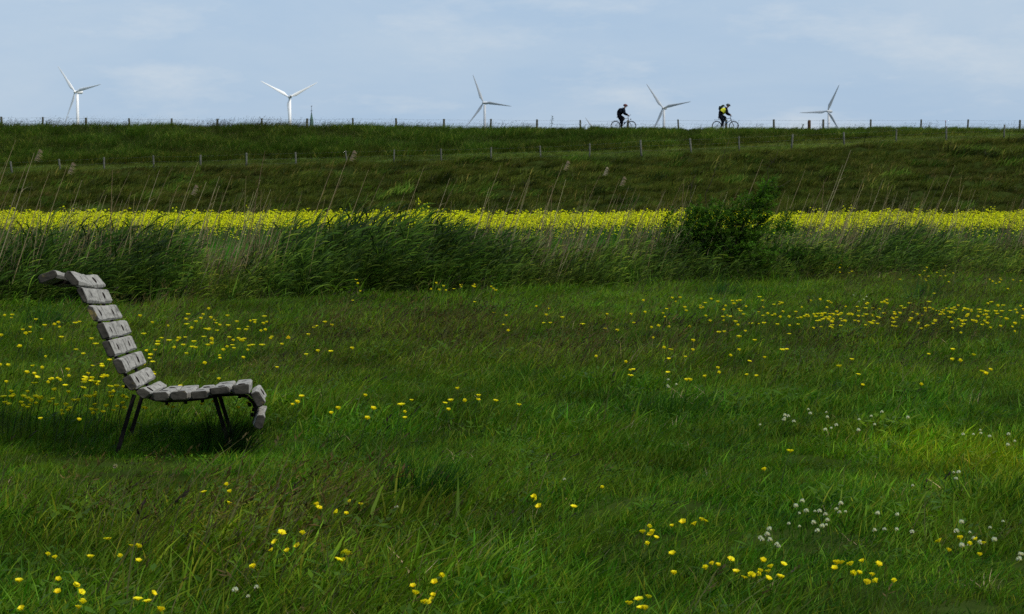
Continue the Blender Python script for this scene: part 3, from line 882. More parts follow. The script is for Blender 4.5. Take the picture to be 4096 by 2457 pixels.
shrub('hedge_shrub', (2860 / 1 * 0 + (2860 - CX) / FPX * SY, SY, 0),
      [(-0.5, 0, 1.05, 0.42, 0.4, 0.34, 95), (-0.15, 0, 1.15, 0.4, 0.45, 0.35, 95), (0.2, 0, 1.0, 0.45, 0.45, 0.5, 120), (0.55, 0, 1.2, 0.36, 0.4, 0.4, 110), (0.8, 0, 1.48, 0.26, 0.28, 0.26, 45), (0.95, 0, 1.72, 0.18, 0.2, 0.2, 28), (0.8, 0, 0.8, 0.4, 0.4, 0.45, 60), (1.28, 0.1, 1.12, 0.24, 0.25, 0.17, 26), (-0.3, 0, 0.6, 0.6, 0.4, 0.4, 60), (0.4, 0, 0.5, 0.7, 0.4, 0.4, 70)],
      [([(0.2, 0, -0.05), (0.25, 0, 0.5), (0.5, 0, 1.1), (0.85, 0, 1.7)], 0.03), ([(0.18, 0.05, 0), (0, 0.05, 0.5), (-0.4, 0, 1.0)], 0.026), ([(0.22, 0, 0.4), (0.7, 0.05, 0.8), (1.25, 0.1, 1.15)], 0.02), ([(0.2, 0, 0.3), (0.15, 0, 0.8), (-0.1, 0, 1.25)], 0.02)],
      [[(-0.15, 0, 1.3), (-0.18, 0.02, 1.65), (-0.08, 0, 1.85), (0.02, 0.02, 2.15), (0.12, 0, 2.3), (0.2, 0, 2.5), (0.24, 0, 2.62)], [(0.85, 0, 1.7), (0.95, 0, 1.95), (0.92, 0, 2.1), (1.08, 0, 2.3), (1.12, 0, 2.45)], [(0.9, 0, 1.8), (1.15, 0, 1.78), (1.35, 0, 1.9)], [(1.2, 0.1, 1.1), (1.5, 0.1, 0.9), (1.75, 0.1, 1.05), (1.95, 0.1, 1.1)], [(-0.35, 0, 1.3), (-0.45, 0, 1.6), (-0.42, 0, 1.85), (-0.35, 0, 2.0)]],
      (0.054, 0.122, 0.012), 30, 'bushy green shrub with one tall leaning limb rising from the reeds', 61)
shrub('bramble', ((3230 - CX) / FPX * 35.6, 35.6, 0), [(0, 0, 0.35, 0.5, 0.4, 0.32, 80), (0.45, 0, 0.3, 0.35, 0.3, 0.22, 45), (-0.4, 0, 0.4, 0.35, 0.3, 0.3, 45)],
      [([(0, 0, -0.05), (0.1, 0, 0.3), (0.4, 0, 0.5)], 0.015), ([(0, 0, 0), (-0.2, 0, 0.3), (-0.5, 0, 0.5)], 0.015)], None, (0.030, 0.080, 0.008), 26, 'low dark bramble at the ditch edge beside the tall shrub', 62)
# a leafy weed standing on the crest
def weed(px, py, hgt, label, seed):
    rnd.seed(seed)
    p = at(px, py, 140.2)
    b = Vector((p.x, p.y, float(dike_z(p.x, p.y)) - 0.02))
    e = empty('weed', b, 0, label=label, cat='weed')
    g = Veg()
    H = max(0.4, p.z - b.z)
    st = Veg(); st.stem([Vector((0, 0, 0)), Vector((0.03, 0, H * 0.6)), Vector((0.1, 0, H))], [0.012, 0.01, 0.006], (0.03, 0.05, 0.03), 4)
    link('stem', st.mesh('stem', M_LEAF), e)
    for k in range(38):
        t = rnd.uniform(0.35, 1)
        a = rnd.uniform(0, 6.283)
        g.leaf((0.1 * t, 0, H * t), (math.cos(a), math.sin(a), rnd.uniform(-0.2, 0.7)), (0, 0, 1), rnd.uniform(0.08, 0.2) , rnd.uniform(0.05, 0.09), jit((0.03, 0.06, 0.028), 0.3))
    link('foliage', g.mesh('foliage', M_LEAF), e)
weed(2205, 463, 1, 'dark leafy weed on the crest between spire and red-helmeted rider', 71)
weed(3207, 497, 1, 'low dark weed beside the brown fence post on the crest', 72)

# ------------------------------------------------------------------ meadow flowers
C_YEL = (0.88, 0.76, 0.016); C_STEM = (0.05, 0.09, 0.02); C_WHT = (0.74, 0.74, 0.69)
def buttercup(seed, open_):
    rnd.seed(seed)
    f = Veg()
    for k in range(5):
        a = 6.283 * k / 5 + rnd.uniform(-0.1, 0.1)
        d = Vector((math.cos(a), math.sin(a), open_))
        f.leaf((0, 0, 0), d, (-math.cos(a) * open_, -math.sin(a) * open_, 1), 0.021, 0.026, jit(C_YEL, 0.12))
        a += 0.63; d = Vector((math.cos(a), math.sin(a), open_ * 1.25))
        f.leaf((0, 0, 0.001), d, (-math.cos(a) * open_, -math.sin(a) * open_, 1), 0.019, 0.024, jit(C_YEL, 0.12))
    for k in range(5):
        a = rnd.uniform(0, 6.283)
        f.leaf((0, 0, 0.002), (math.cos(a) * 0.5, math.sin(a) * 0.5, 1), (1, 0, 0), 0.008, 0.006, (0.72, 0.5, 0.02))
    return f
def clover(seed):
    rnd.seed(seed)
    f = Veg()
    for k in range(70):
        th = rnd.uniform(0, 6.283); ph = rnd.uniform(0, 1.9)
        d = Vector((math.cos(th) * math.sin(ph), math.sin(th) * math.sin(ph), math.cos(ph)))
        f.leaf(d * 0.004, d, d.orthogonal(), rnd.uniform(0.009, 0.013), 0.010, jit(C_WHT if ph < 1.65 else (0.45, 0.40, 0.30), 0.1))
    return f
def flower_set(fs, name):
    """head meshes, a stem mesh, and whole flowers joined for the small ones"""
    heads = [f.mesh(name, M_FLOWER) for f in fs]
    st = Veg(); st.stem([Vector((0, 0, 0)), Vector((0.02, 0, 0.4)), Vector((0.09, 0, 0.8)), Vector((0.16, 0, 1.0))], [0.0018, 0.0017, 0.0015, 0.0013], C_STEM, 3)
    return heads, st.mesh('stem', M_FLOWER)
BC = [buttercup(600 + i, o) for i, o in enumerate((0.5, 0.9, 1.3, 2.2))]
BCH, BST = flower_set(BC, 'bloom')
CLH, CST = flower_set([clover(620 + i) for i in range(3)], 'flower_head')
def whole(f, h):
    w = Veg()
    w.stem([Vector((0, 0, 0)), Vector((0.05 * h, 0, 0.6 * h)), Vector((0.16 * h, 0, h))], [0.002, 0.0018, 0.0015], C_STEM, 3)
    b = len(w.v)
    w.v += [(p[0] + 0.16 * h, p[1], p[2] + h) for p in f.v]; w.c += f.c
    w.f += [tuple(i + b for i in q) for q in f.f]; w.m += f.m
    return w.mesh('buttercup', M_FLOWER)
BCW = [whole(f, 0.21) for f in BC]
V = 1.6556
clusters = [  # photo columns/rows at half size (x0, x1, y0, y1, how many, where)
    (5, 310, 895, 1000, 95, 'in the dense patch behind the bench seat'), (330, 650, 770, 872, 80, 'in the drift beyond the bench seat'), (0, 240, 765, 870, 24, 'in thin grass behind the bench backrest'),
    (330, 640, 900, 1005, 20, 'showing past the bench seat and backrest'), (650, 860, 770, 880, 12, 'scattered in olive turf well past the bench'), (680, 1000, 930, 1040, 12, 'in open turf beyond the bench front edge'), (1600, 1880, 735, 800, 50, 'in the long drift below the shrub'),
    (1880, 2190, 740, 800, 95, 'in the dense middle of the long drift'), (2190, 2474, 745, 800, 90, 'in the end of the long drift farthest from the bench'), (1100, 1640, 740, 800, 22, 'thinly scattered between bench and the long drift'), (1450, 2120, 815, 930, 34, 'in brownish turf below the long drift'),
    (2180, 2474, 820, 930, 9, 'on lush turf below the drift end'), (1000, 1220, 695, 716, 14, 'at the foot of the dark reeds'), (848, 892, 655, 695, 6, 'standing tall against the darkest reeds'), (2005, 2060, 645, 668, 9, 'beside the low bramble'), (2165, 2305, 636, 685, 16, 'standing tall before the reeds past the bramble'),
    (2385, 2460, 680, 700, 9, 'in the small clump near the reed edge'), (1060, 1250, 935, 972, 9, 'in the small group on bare open turf'), (1500, 1700, 1215, 1345, 12, 'in the loose group between tussock and clover'), (1600, 1900, 1335, 1402, 17, 'in the loose foreground group below the clover'),
    (2000, 2160, 1340, 1425, 13, 'in the foreground clump among lush grass'), (2260, 2390, 1290, 1375, 7, 'beside the foreground white clover'), (20, 430, 1405, 1482, 13, 'in dark nearest grass before the bench'), (100, 460, 1300, 1375, 8, 'in brown seeding grass below the bench'),
    (490, 570, 1150, 1235, 4, 'just below the bench front leg'), (760, 890, 1205, 1250, 6, 'beside the dark tussock'), (600, 730, 1275, 1375, 7, 'in seeding grass between bench and tussock'), (810, 850, 1315, 1362, 4, 'in the tight foreground trio below the tussock'),
    (995, 1075, 1395, 1465, 8, 'in the foreground clump below the dark tussock'), (1230, 1480, 1180, 1230, 5, 'scattered near the lone white clover'), (1480, 1580, 1430, 1478, 5, 'at the very front below the loose group'), (1840, 1900, 1135, 1150, 2, 'low in the turf above the clover')]
rnd.seed(91)
fl = []
for x0, x1, y0, y1, k, lb in clusters:
    cs = [(rnd.uniform(x0, x1), rnd.uniform(y0, y1)) for _ in range(max(1, k // 4))]
    for i in range(k):
        c = rnd.choice(cs)
        a = 0.7 if rnd.random() < 0.25 else 1.0
        vx = rnd.uniform(x0, x1) * a + c[0] * (1 - a) + rnd.gauss(0, 4); vy = rnd.uniform(y0, y1) * a + c[1] * (1 - a)
        h = rnd.uniform(0.18, 0.30) * (1.5 if 'tall' in lb else 1)
        p = onz(vx * V, vy * V, h)
        fl.append((p.y, p, h, lb))
fl.sort(key=lambda q: q[0])
rest = []
for i, (d, p, h, lb) in enumerate(fl):
    k = rnd.choice((0, 1, 1, 2, 2, 3))
    rz = rnd.uniform(-0.6, 0.6); sc = rnd.uniform(0.85, 1.2)
    b = Vector((p.x - 0.16 * h * math.cos(rz), p.y - 0.16 * h * math.sin(rz), 0))
    gz = float(ground_z(b.x, b.y))
    h = max(0.18, h - gz); b.z = gz
    if i < 110:
        e = empty('buttercup', b, rz, label='yellow buttercup ' + lb, cat='flower', group='buttercups ' + lb)
        s_ = link('stem', BST, e); s_.scale = (h, h, h)
        f_ = link('bloom', BCH[k], e); f_.location = (0.16 * h, 0, h); f_.scale = (sc * 0.95,) * 3
        f_.rotation_euler = (rnd.gauss(0.25, 0.3), rnd.gauss(0.15, 0.3), rnd.uniform(0, 6))
    elif i < 300:
        o = link('buttercup', BCW[k], label='yellow buttercup ' + lb, cat='flower', group='buttercups ' + lb)
        o.location = b; o.rotation_euler = (rnd.gauss(0.08, 0.1), rnd.gauss(0.05, 0.1), rz); o.scale = (sc * 1.3,) * 3
    else:
        rest.append((b, rz, sc * 1.5, sc * 1.5, k))
M_FLI = foliage('far_flower', 0.35, 0.45, True, 0.25)
far = []
for f in BC:
    w = whole(f, 0.19); w.materials.clear(); w.materials.append(M_FLI); far.append(w)
n = len(rest)
scatter('far_buttercups', far, [tuple(r[0]) for r in rest], [(0, 0, r[1]) for r in rest], [(r[2], r[2], r[3]) for r in rest], [r[4] for r in rest], np.ones((n, 3)), 'many small yellow buttercups in far turf before the reeds', 'flowers')
# one large round yellow head
p = onz(1130, 1353, 0.34)
e = empty('hawkbit', (p.x, p.y, 0), 0, label='single larger round yellow flower head above the turf beyond the bench', cat='flower')
s_ = link('stem', BST, e); s_.scale = (0.34,) * 3
rnd.seed(3); f = Veg()
for k in range(60):
    th = rnd.uniform(0, 6.283); ph = rnd.uniform(0, 1.7)
    d = Vector((math.cos(th) * math.sin(ph), math.sin(th) * math.sin(ph), math.cos(ph)))
    f.leaf((0, 0, 0), d, d.orthogonal(), 0.026, 0.007, jit((0.8, 0.6, 0.02), 0.1))
q = link('flower_head', f.mesh('flower_head', M_FLOWER), e); q.location = (0.054, 0, 0.34)
wc = [(1885, 2025, 1198, 1285, 15, 'in the densest white patch of the meadow'), (1940, 2195, 1240, 1305, 9, 'scattered below the densest white patch'), (2265, 2445, 1270, 1335, 11, 'in the loose patch among buttercups'), (1815, 2190, 995, 1055, 20, 'in the thin drift across lush turf'), (2300, 2465, 1040, 1085, 8, 'on the bright yellow-green turf'),
      (2435, 2460, 1340, 1385, 3, 'beside lush nearest grass'), (1340, 1365, 1160, 1175, 1, 'standing alone in open turf'), (940, 960, 1230, 1240, 1, 'standing alone below the dark tussock'), (515, 630, 1425, 1460, 3, 'in dark foreground grass below the bench'), (1820, 1890, 1285, 1340, 7, 'beside the loose buttercup group'), (2050, 2095, 715, 735, 5, 'near the reeds above the buttercup drift'), (1590, 1670, 915, 945, 4, 'in brownish turf'), (2190, 2320, 1125, 1185, 4, 'between turf and brightest grass')]
rnd.seed(92)
for x0, x1, y0, y1, k, lb in wc:
    for i in range(k):
        h = rnd.uniform(0.12, 0.19)
        p = onz(rnd.uniform(x0, x1) * V, rnd.uniform(y0, y1) * V, h)
        gz = float(ground_z(p.x, p.y))
        e = empty('white_clover', (p.x, p.y, gz), rnd.uniform(-0.5, 0.5), label='white clover head ' + lb, cat='flower', group='white clover ' + lb)
        h = max(0.12, h - gz) + 0.02
        s_ = link('stem', CST, e); s_.scale = (h,) * 3
        f_ = link('flower_head', CLH[i % 3], e); f_.location = (0.16 * h, 0, h); f_.scale = (rnd.uniform(0.5, 0.95),) * 3
# pale mushroom-like dandelion clock by the rear leg
p = onz(437, 1865, 0.2)
e = empty('seed_head', (p.x, p.y, 0), 0, label='pale round seed head beside the rear bench leg', cat='flower')
s_ = link('stem', CST, e); s_.scale = (0.2,) * 3
rnd.seed(4); f = Veg()
for k in range(70):
    d = Vector((rnd.gauss(0, 1), rnd.gauss(0, 1), rnd.gauss(0, 1))).normalized()
    f.leaf((0, 0, 0), d, d.orthogonal(), 0.016, 0.006, jit((0.36, 0.33, 0.22), 0.15))
q = link('flower_head', f.mesh('flower_head', M_FLOWER), e); q.location = (0.032, 0, 0.2)

# ------------------------------------------------------------------ bench
KZ = 0.593 / 645.0
def prof(zx, zy): return Vector(((zx - 700) * KZ, 0, (1420 - zy) * KZ))
quads = [((100, 155), (222, 110), (246, 164), (118, 210)), ((270, 146), (312, 112), (388, 205), (345, 236)), ((360, 240), (398, 226), (442, 332), (410, 345)), ((415, 362), (455, 350), (512, 458), (470, 470)),
         ((480, 485), (532, 470), (580, 580), (525, 592)), ((526, 602), (580, 590), (626, 700), (576, 715)), ((590, 728), (650, 715), (692, 815), (635, 832)), ((650, 858), (710, 826), (765, 920), (715, 946)), ((745, 948), (790, 910), (855, 952), (806, 1000)),
         ((858, 945), (970, 940), (970, 1003), (862, 1006)), ((976, 950), (1098, 943), (1096, 1003), (980, 1006)), ((1115, 945), (1230, 936), (1230, 992), (1120, 996)), ((1242, 922), (1382, 906), (1386, 962), (1246, 967)), ((1395, 905), (1515, 895), (1512, 968), (1400, 966)),
         ((1520, 968), (1575, 940), (1632, 1035), (1576, 1066)), ((1572, 1110), (1632, 1116), (1600, 1222), (1540, 1196))]
BL, V0, V1 = 1.88, 0.46, 1.42
bp_ = at(515, 1862, 12.0)
bench = empty('bench', (bp_.x, bp_.y, 0.0), 0, label='weathered grey wooden slat lounge bench on black iron legs', cat='bench')
bench.rotation_euler = (R(-3.2), 0, R(7.0))
rnd.seed(55)
def drop(zx): return 0.042 * float(sstep(640, 850, zx))     # the far side of the seat has settled
def slat_mesh(i, q):
    P = [prof(*c) for c in q]
    ctr = sum(P, Vector()) / 4
    # outward = the face that carries people: edge 1 (top edge) for the seat, edge 2 (right edge) for the back
    seat = 9 <= i <= 13 or i == 0
    out_edge = (0, 1) if seat else (1, 2)
    om = (P[out_edge[0]] + P[out_edge[1]]) / 2
    out = (om - ctr).normalized()
    rings = []
    nv = 13
    ph = [rnd.uniform(0, 6.28) for _ in range(4)]
    for j in range(nv):
        t = j / (nv - 1)
        ring = []
        end = 0.5 * (t < 0.01 or t > 0.99)
        sag = -0.014 * math.sin(math.pi * t) + 0.004 * math.sin(6.3 * t + ph[0])
        for k in range(4):
            a, b, c_ = P[k - 1], P[k], P[(k + 1) % 4]
            ch = 0.011 * (1 + 0.35 * math.sin(9 * t + ph[k]) + rnd.uniform(-0.25, 0.25))
            for o in (a, c_):
                p = b + (o - b).normalized() * ch
                p = ctr + (p - ctr) * (1 - 0.05 * end + rnd.uniform(-0.012, 0.012))
                ring.append(p + out * sag - Vector((0, 0, drop(q[0][0] + 60) * t)) + Vector((0, t * BL + (0.004 if t < .5 else -0.004) * 0 + rnd.uniform(-0.004, 0.004) * (j in (0, nv - 1)), 0)))
        rings.append(ring)
    # ends slightly drawn in, for a worn edge
    def inset(r_, dy, f): 
        c0 = sum(r_, Vector()) / len(r_)
        return [c0 + (p - c0) * f + Vector((0, dy, 0)) for p in r_]
    rings = [inset(rings[0], -0.008, 0.86)] + rings + [inset(rings[-1], 0.008, 0.86)]
    m = MB()
    m.loft(rings, cap=False)
    m.mi = 1
    m.add(rings[0], [tuple(range(8))[::-1]]); m.add(rings[-1], [tuple(range(8))])
    for f_i in range(8): m.m[f_i] = 1
    return m, out, om, P
frame_pts = []
for i, q in enumerate(quads):
    m, out, om, P = slat_mesh(i, q)
    so_ = m.build('slat', [M_WOOD, M_END], bench)
    so_.data.polygons.foreach_set('use_smooth', [False] * len(so_.data.polygons))
    for vv in (V0, V1):
        for du in (0.0,):
            bm_ = MB()
            t = vv / BL
            c = om + out * (-0.014 * math.sin(math.pi * t) - 0.002) + Vector((0, vv, -drop(q[0][0] + 60) * t))
            edge = (P[1] - P[0]).normalized() if (9 <= i <= 13 or i == 0) else (P[2] - P[1]).normalized()
            rings = []
            for k, (w_, hgt) in enumerate(((1.0, -0.01), (1.0, 0.004), (0.6, 0.007))):
                rings.append([c + edge * (0.024 * w_ * math.cos(a)) + Vector((0, 0.026 * w_ * math.sin(a), 0)) + out * hgt for a in [6.283 * z / 8 for z in range(8)]])
            bm_.loft(rings)
            bm_.build('bolt', M_RUST, so_)
inner = [(150, 205), (215, 190), (300, 200), (385, 300), (442, 420), (502, 542), (551, 662), (612, 785), (682, 912), (768, 985), (850, 1012), (930, 1022), (1060, 1018), (1180, 1008), (1310, 985), (1420, 982), (1495, 1000), (1538, 1045), (1552, 1100), (1545, 1160), (1535, 1190)]
for vv in (V0, V1):
    m = MB()
    rings = []
    for k, (a, b) in enumerate(inner):
        p = prof(a, b) - Vector((0, 0, drop(a) * vv / BL))
        p0 = prof(*inner[max(0, k - 1)]); p1 = prof(*inner[min(len(inner) - 1, k + 1)])
        d = (p1 - p0).normalized(); nn = Vector((d.z, 0, -d.x))
        rings.append([p + nn * sx * 0.010 + Vector((0, vv + sy * 0.022, 0)) for sx, sy in ((-1, -1), (1, -1), (1, 1), (-1, 1))])
    m.loft(rings)
    m.build('iron_frame', M_IRON, bench, smooth=False)
    for a, b in ((930, 1040), (1062, 1035), (1180, 1025), (1440, 1000), (1510, 1060), (1525, 1130), (470, 482), (545, 600), (600, 735), (648, 930)):
        m = MB(); p = prof(a, b) + Vector((0, vv, -drop(a) * vv / BL))
        m.tube([p + Vector((0, 0, 0.014)), p - Vector((0, 0, 0.010))], 0.011, 6)
        m.build('nut', M_IRON, bench)
    for (a0, b0), (a1, b1) in (((705, 985), (560, 1480)), ((1265, 1000), (1400, 1480))):
        m = MB()
        p0, p1 = prof(a0, b0), prof(a1, b1)
        p0 += Vector((0, vv, -drop(a0) * vv / BL)); p1 += Vector((0, vv, 0))
        ax = (p1 - p0).normalized(); sx_ = Vector((ax.z, 0, -ax.x))
        rings = []
        for t in (0, 1):
            p = p0.lerp(p1, t)
            rings.append([p + sx_ * a * 0.013 + Vector((0, b * 0.02, 0)) for a, b in ((-1, -1), (1, -1), (1, 1), (-1, 1))])
        m.loft(rings)
        m.build('leg', M_IRON, bench, smooth=False)

# ------------------------------------------------------------------ fences
def fence(name, posts, r, m_post, wires, label, h_over, wire_z, lean=0.03):
    """posts: list of (top point, height)"""
    e = empty(name, posts[0][0] - Vector((0, 0, posts[0][1])), 0, label=label, cat='fence')
    o0 = Vector(e.location)
    for top, h in posts:
        m = MB()
        lx, ly = rnd.gauss(0, lean), rnd.gauss(0, lean)
        t = top - o0; b = t - Vector((lx * h, ly * h, h))
        rr = r * rnd.uniform(0.85, 1.2)
        m.tube([b, b.lerp(t, 0.5) + Vector((rnd.gauss(0, 0.01), 0, 0)), t - Vector((0, 0, 0.02)), t], [rr * 1.05, rr, rr * 0.97, rr * 0.8], 7)
        m.build('post', m_post, e)
    for dz in wire_z:
        m = MB()
        pts = []
        for i in range(len(posts) - 1):
            a = posts[i][0] - o0 - Vector((0, 0, dz)); b = posts[i + 1][0] - o0 - Vector((0, 0, dz))
            pts += [a, a.lerp(b, 0.5) - Vector((0, 0, 0.03))]
        pts.append(posts[-1][0] - o0 - Vector((0, 0, dz)))
        pts = [p - Vector((0, r + 0.004, 0)) for p in pts]
        m.tube(pts, wires, 4)
        m.build('wire', M_WIRE, e)
    return e
rnd.seed(66)
cf = [(5, 467), (171, 468), (344, 471), (516, 473), (687, 474), (870, 476), (1047, 474), (1229, 474), (1411, 472), (1584, 473), (1776, 476), (1964, 476), (2148, 478), (2321, 480), (2512, 480), (2712, 478), (2905, 479), (3095, 478), (3293, 478), (3483, 478), (3685, 478), (3873, 478), (4080, 480)]
cf = [(5 - 175 * k, 467) for k in range(6, 0, -1)] + cf + [(4080 + 195 * k, 480) for k in range(1, 7)]
fence('crest_fence', [(at(px, py, 142.0), 1.25) for px, py in cf], 0.075, M_POST, 0.006, 'wire fence with dark wooden posts along the dike crest', 0, (0.07, 0.32, 0.55, 0.78))
lf = [(42, 646), (236, 637), (416, 629), (613, 622), (802, 620), (986, 612), (1182, 609), (1382, 603), (1577, 598), (1764, 595), (1965, 589), (2160, 583), (2359, 574), (2562, 560), (2760, 554), (2956, 545), (3171, 537), (3375, 529), (3586, 517), (3785, 506), (4018, 499)]
lf = [(42 - 195 * k, 646 + 3 * k) for k in range(5, 0, -1)] + lf + [(4018 + 215 * k, 499 - 6 * k) for k in range(1, 4)]
pl_ = []
for px, py in lf:
    X = (px - CX) / FPX * 128
    zb, yb = berm(X)
    Yf = float(yb) - 2.7
    top = at(px, py, Yf)
    gz = float(dike_z(top.x, Yf))
    pl_.append((top, top.z - gz + 0.15))
print('lower fence heights', [round(h, 2) for _, h in pl_])
fence('ramp_fence', pl_, 0.055, M_POST2, 0.003, 'weathered grey post-and-wire fence climbing the dike slope', 0, (0.08, 0.4, 0.7), 0.05)
p = at(3237, 481, 139.5)
m = MB(); m.tube([(0, 0, -1.2), (0, 0, -0.1), (0.02, 0, 0)], [0.12, 0.115, 0.09], 8)
o = m.build('thick_post', M_POST3, label='short thick brown post standing apart near the crest fence', cat='post'); o.location = p
p = at(3782, 482, 135.5)
gz = float(dike_z(p.x, p.y))
e = empty('marker_stake', (p.x, p.y, gz - 0.05), 0, label='thin marker stake with a reddish tip beside the slope fence', cat='stake')
H = p.z - gz + 0.05
m = MB(); m.tube([(0, 0, 0), (0.01, 0, H * 0.8)], [0.025, 0.022], 6); m.build('shaft', M_POST2, e)
m = MB(); m.tube([(0.01, 0, H * 0.8), (0.01, 0, H)], [0.03, 0.025], 6); m.build('red_tip', plain('red_paint', (0.25, 0.04, 0.03)), e)

# ------------------------------------------------------------------ wind turbines
def turbine(hub_px, angles, blade, Y, yaw, m_body, label, group='wind turbines beyond the dike', pitch=0.18):
    hub = at(hub_px[0], hub_px[1], Y)
    e = empty('wind_turbine', (hub.x, hub.y, 0), 0, label=label, cat='wind turbine', group=group)
    Hh = hub.z
    ca, sa = math.cos(yaw), math.sin(yaw)
    fwd = Vector((-sa, -ca, 0))                    # the way the rotor faces
    side = Vector((ca, -sa, 0))
    over = 3.4
    tw = -fwd * over                               # the tower axis stands behind the rotor
    m = MB()
    m.tube([tw + Vector((0, 0, z * Hh)) for z in (0, 0.25, 0.5, 0.75, 0.978)], [1.75, 1.6, 1.42, 1.25, 1.08], 20)
    m.build('tower', m_body, e)
    m = MB()
    rings = []
    for t, w, h0, h1 in ((1.2, 1.05, -1.05, 1.1), (0.6, 1.35, -1.3, 1.4), (-3, 1.5, -1.45, 1.55), (-6, 1.35, -1.3, 1.5), (-7.2, 0.95, -0.8, 1.3)):
        c = tw + fwd * t + Vector((0, 0, Hh))
        rings.append([c + side * (w * math.cos(a) * (1 if abs(math.cos(a)) > .5 else 1.0)) + Vector((0, 0, (h1 if math.sin(a) > 0 else -h0) * math.sin(a))) for a in [6.283 * k / 14 for k in range(14)]])
    m.loft(rings)
    nac = m.build('nacelle', m_body, e)
    m = MB(); c = tw - fwd * 7.25 + Vector((0, 0, Hh + 0.2))
    m.loft([[c + side * (0.7 * math.cos(a)) * k + Vector((0, 0, 0.75 * math.sin(a))) * k - fwd * dd for a in [6.283 * q / 10 for q in range(10)]] for k, dd in ((1, -0.4), (1, 0.08), (0.8, 0.12))])
    m.build('rear_vent', M_VENT, nac)
    m = MB(); c0 = Vector((0, 0, Hh))
    m.loft([[c0 + fwd * t + side * (r_ * math.cos(a)) + Vector((0, 0, r_ * math.sin(a))) for a in [6.283 * q / 12 for q in range(12)]] for t, r_ in ((-2.2, 1.15), (-0.6, 1.25), (0.6, 1.1), (1.3, 0.7), (1.65, 0.12))])
    m.build('spinner', m_body, e)
    for ang in angles:
        a = R(ang)
        d = side * math.cos(a) + Vector((0, 0, math.sin(a)))
        tang = side * -math.sin(a) + Vector((0, 0, math.cos(a)))
        rings = []
        for t, w, th in ((0.02, 1.15, 1.15), (0.07, 1.2, 1.0), (0.2, 2.75, 0.62), (0.3, 2.5, 0.5), (0.5, 1.75, 0.34), (0.7, 1.2, 0.22), (0.88, 0.78, 0.14), (0.97, 0.45, 0.09), (1.0, 0.14, 0.05)):
            tw_ = pitch * (1 - t) ** 1.5 + 0.12
            cdir = tang * math.cos(tw_) + fwd * math.sin(tw_)
            ndir = fwd * math.cos(tw_) - tang * math.sin(tw_)
            off = 0.18 * w * (1 if t > 0.1 else 0)
            c = c0 + d * (blade * t) + cdir * off - fwd * (-1.2 * t * t)
            rings.append([c + cdir * (w / 2 * math.cos(q)) + ndir * (th / 2 * math.sin(q)) for q in [6.283 * k / 12 for k in range(12)]])
        m = MB(); m.loft(rings)
        m.build('blade', m_body, e)
    return e
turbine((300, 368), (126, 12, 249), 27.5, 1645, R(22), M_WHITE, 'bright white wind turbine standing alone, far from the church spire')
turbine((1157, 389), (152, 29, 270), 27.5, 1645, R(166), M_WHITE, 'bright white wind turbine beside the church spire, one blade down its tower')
turbine((1934, 411), (111, -8, 233), 28, 1800, R(18), M_SHADEC, 'pale grey wind turbine between church spire and red-helmeted rider')
turbine((2652, 432), (125, 11, 246), 27.5, 1800, R(20), M_SHADEC, 'pale grey wind turbine between the two cyclists')
turbine((3310, 445), (64, 182, 303), 27, 1800, R(30), M_SHADEC, 'pale grey wind turbine beyond the rider with backpack')
turbine((2412, 566), (127, 7, 247), 28, 1800, R(18), M_SHADEC, 'distant turbine with only a blade tip above the crest')

# ------------------------------------------------------------------ church
c = at(1246, 425, 900); s_px = 900 / FPX
e = empty('church_tower', (c.x, c.y, 0), 0.3, label='distant church spire with green copper cap and weathercock', cat='church')
zt = c.z
z_cap = zt - 31 * s_px; z_base = zt - 130 * s_px
def octo(r_, z, n=8): return [Vector((r_ * math.cos(6.283 * k / n + 0.39), r_ * math.sin(6.283 * k / n + 0.39), z)) for k in range(n)]
m = MB(); m.box((0, 0, (z_base) / 2), (5.4, 5.4, z_base)); m.build('brick_tower', M_BRICK, e, smooth=False)
for k in range(4):
    m = MB(); a = k * math.pi / 2
    m.box((2.71 * math.cos(a), 2.71 * math.sin(a), z_base - 2.5), (0.12 if k % 2 == 0 else 1.3, 1.3 if k % 2 == 0 else 0.12, 2.4)); m.build('louvre', M_SLATE, e, smooth=False)
m = MB(); m.loft([octo(3.7, z_base), octo(1.3, z_base + 3.0), octo(0.78, zt - 55 * s_px), octo(0.45, z_cap - 1.2), octo(0.4, z_cap - 1.0), octo(0.4, z_cap - 0.4), octo(0.2, z_cap)]); m.build('spire', M_COPPER, e, smooth=False)
m = MB(); m.tube([(0, 0, z_cap - 0.2), (0, 0, zt - 0.35)], [0.14, 0.07], 6); m.build('finial', M_DARK, e)
m = MB(); m.ball((0, 0, z_cap + 0.2), 0.3, 8, 6); m.build('finial_ball', M_DARK, e)
m = MB(); m.tube([(-0.62, 0, zt - 2.15), (0.62, 0, zt - 2.15)], 0.06, 6); m.tube([(0, -0.62, zt - 2.15), (0, 0.62, zt - 2.15)], 0.06, 6); m.build('cross_bar', M_DARK, e)
m = MB()
m.loft([[Vector((x_, sy * 0.05, zt - 0.35 + z_)) for x_, z_ in ((-0.3, 0.25), (-0.25, 0.55), (-0.1, 0.3), (0.08, 0.35), (0.12, 0.62), (0.25, 0.6), (0.3, 0.42), (0.2, 0.2), (0.05, 0.0), (-0.1, 0.0))] for sy in (-1, 1)])
m.build('weathercock', M_DARK, e, smooth=False)

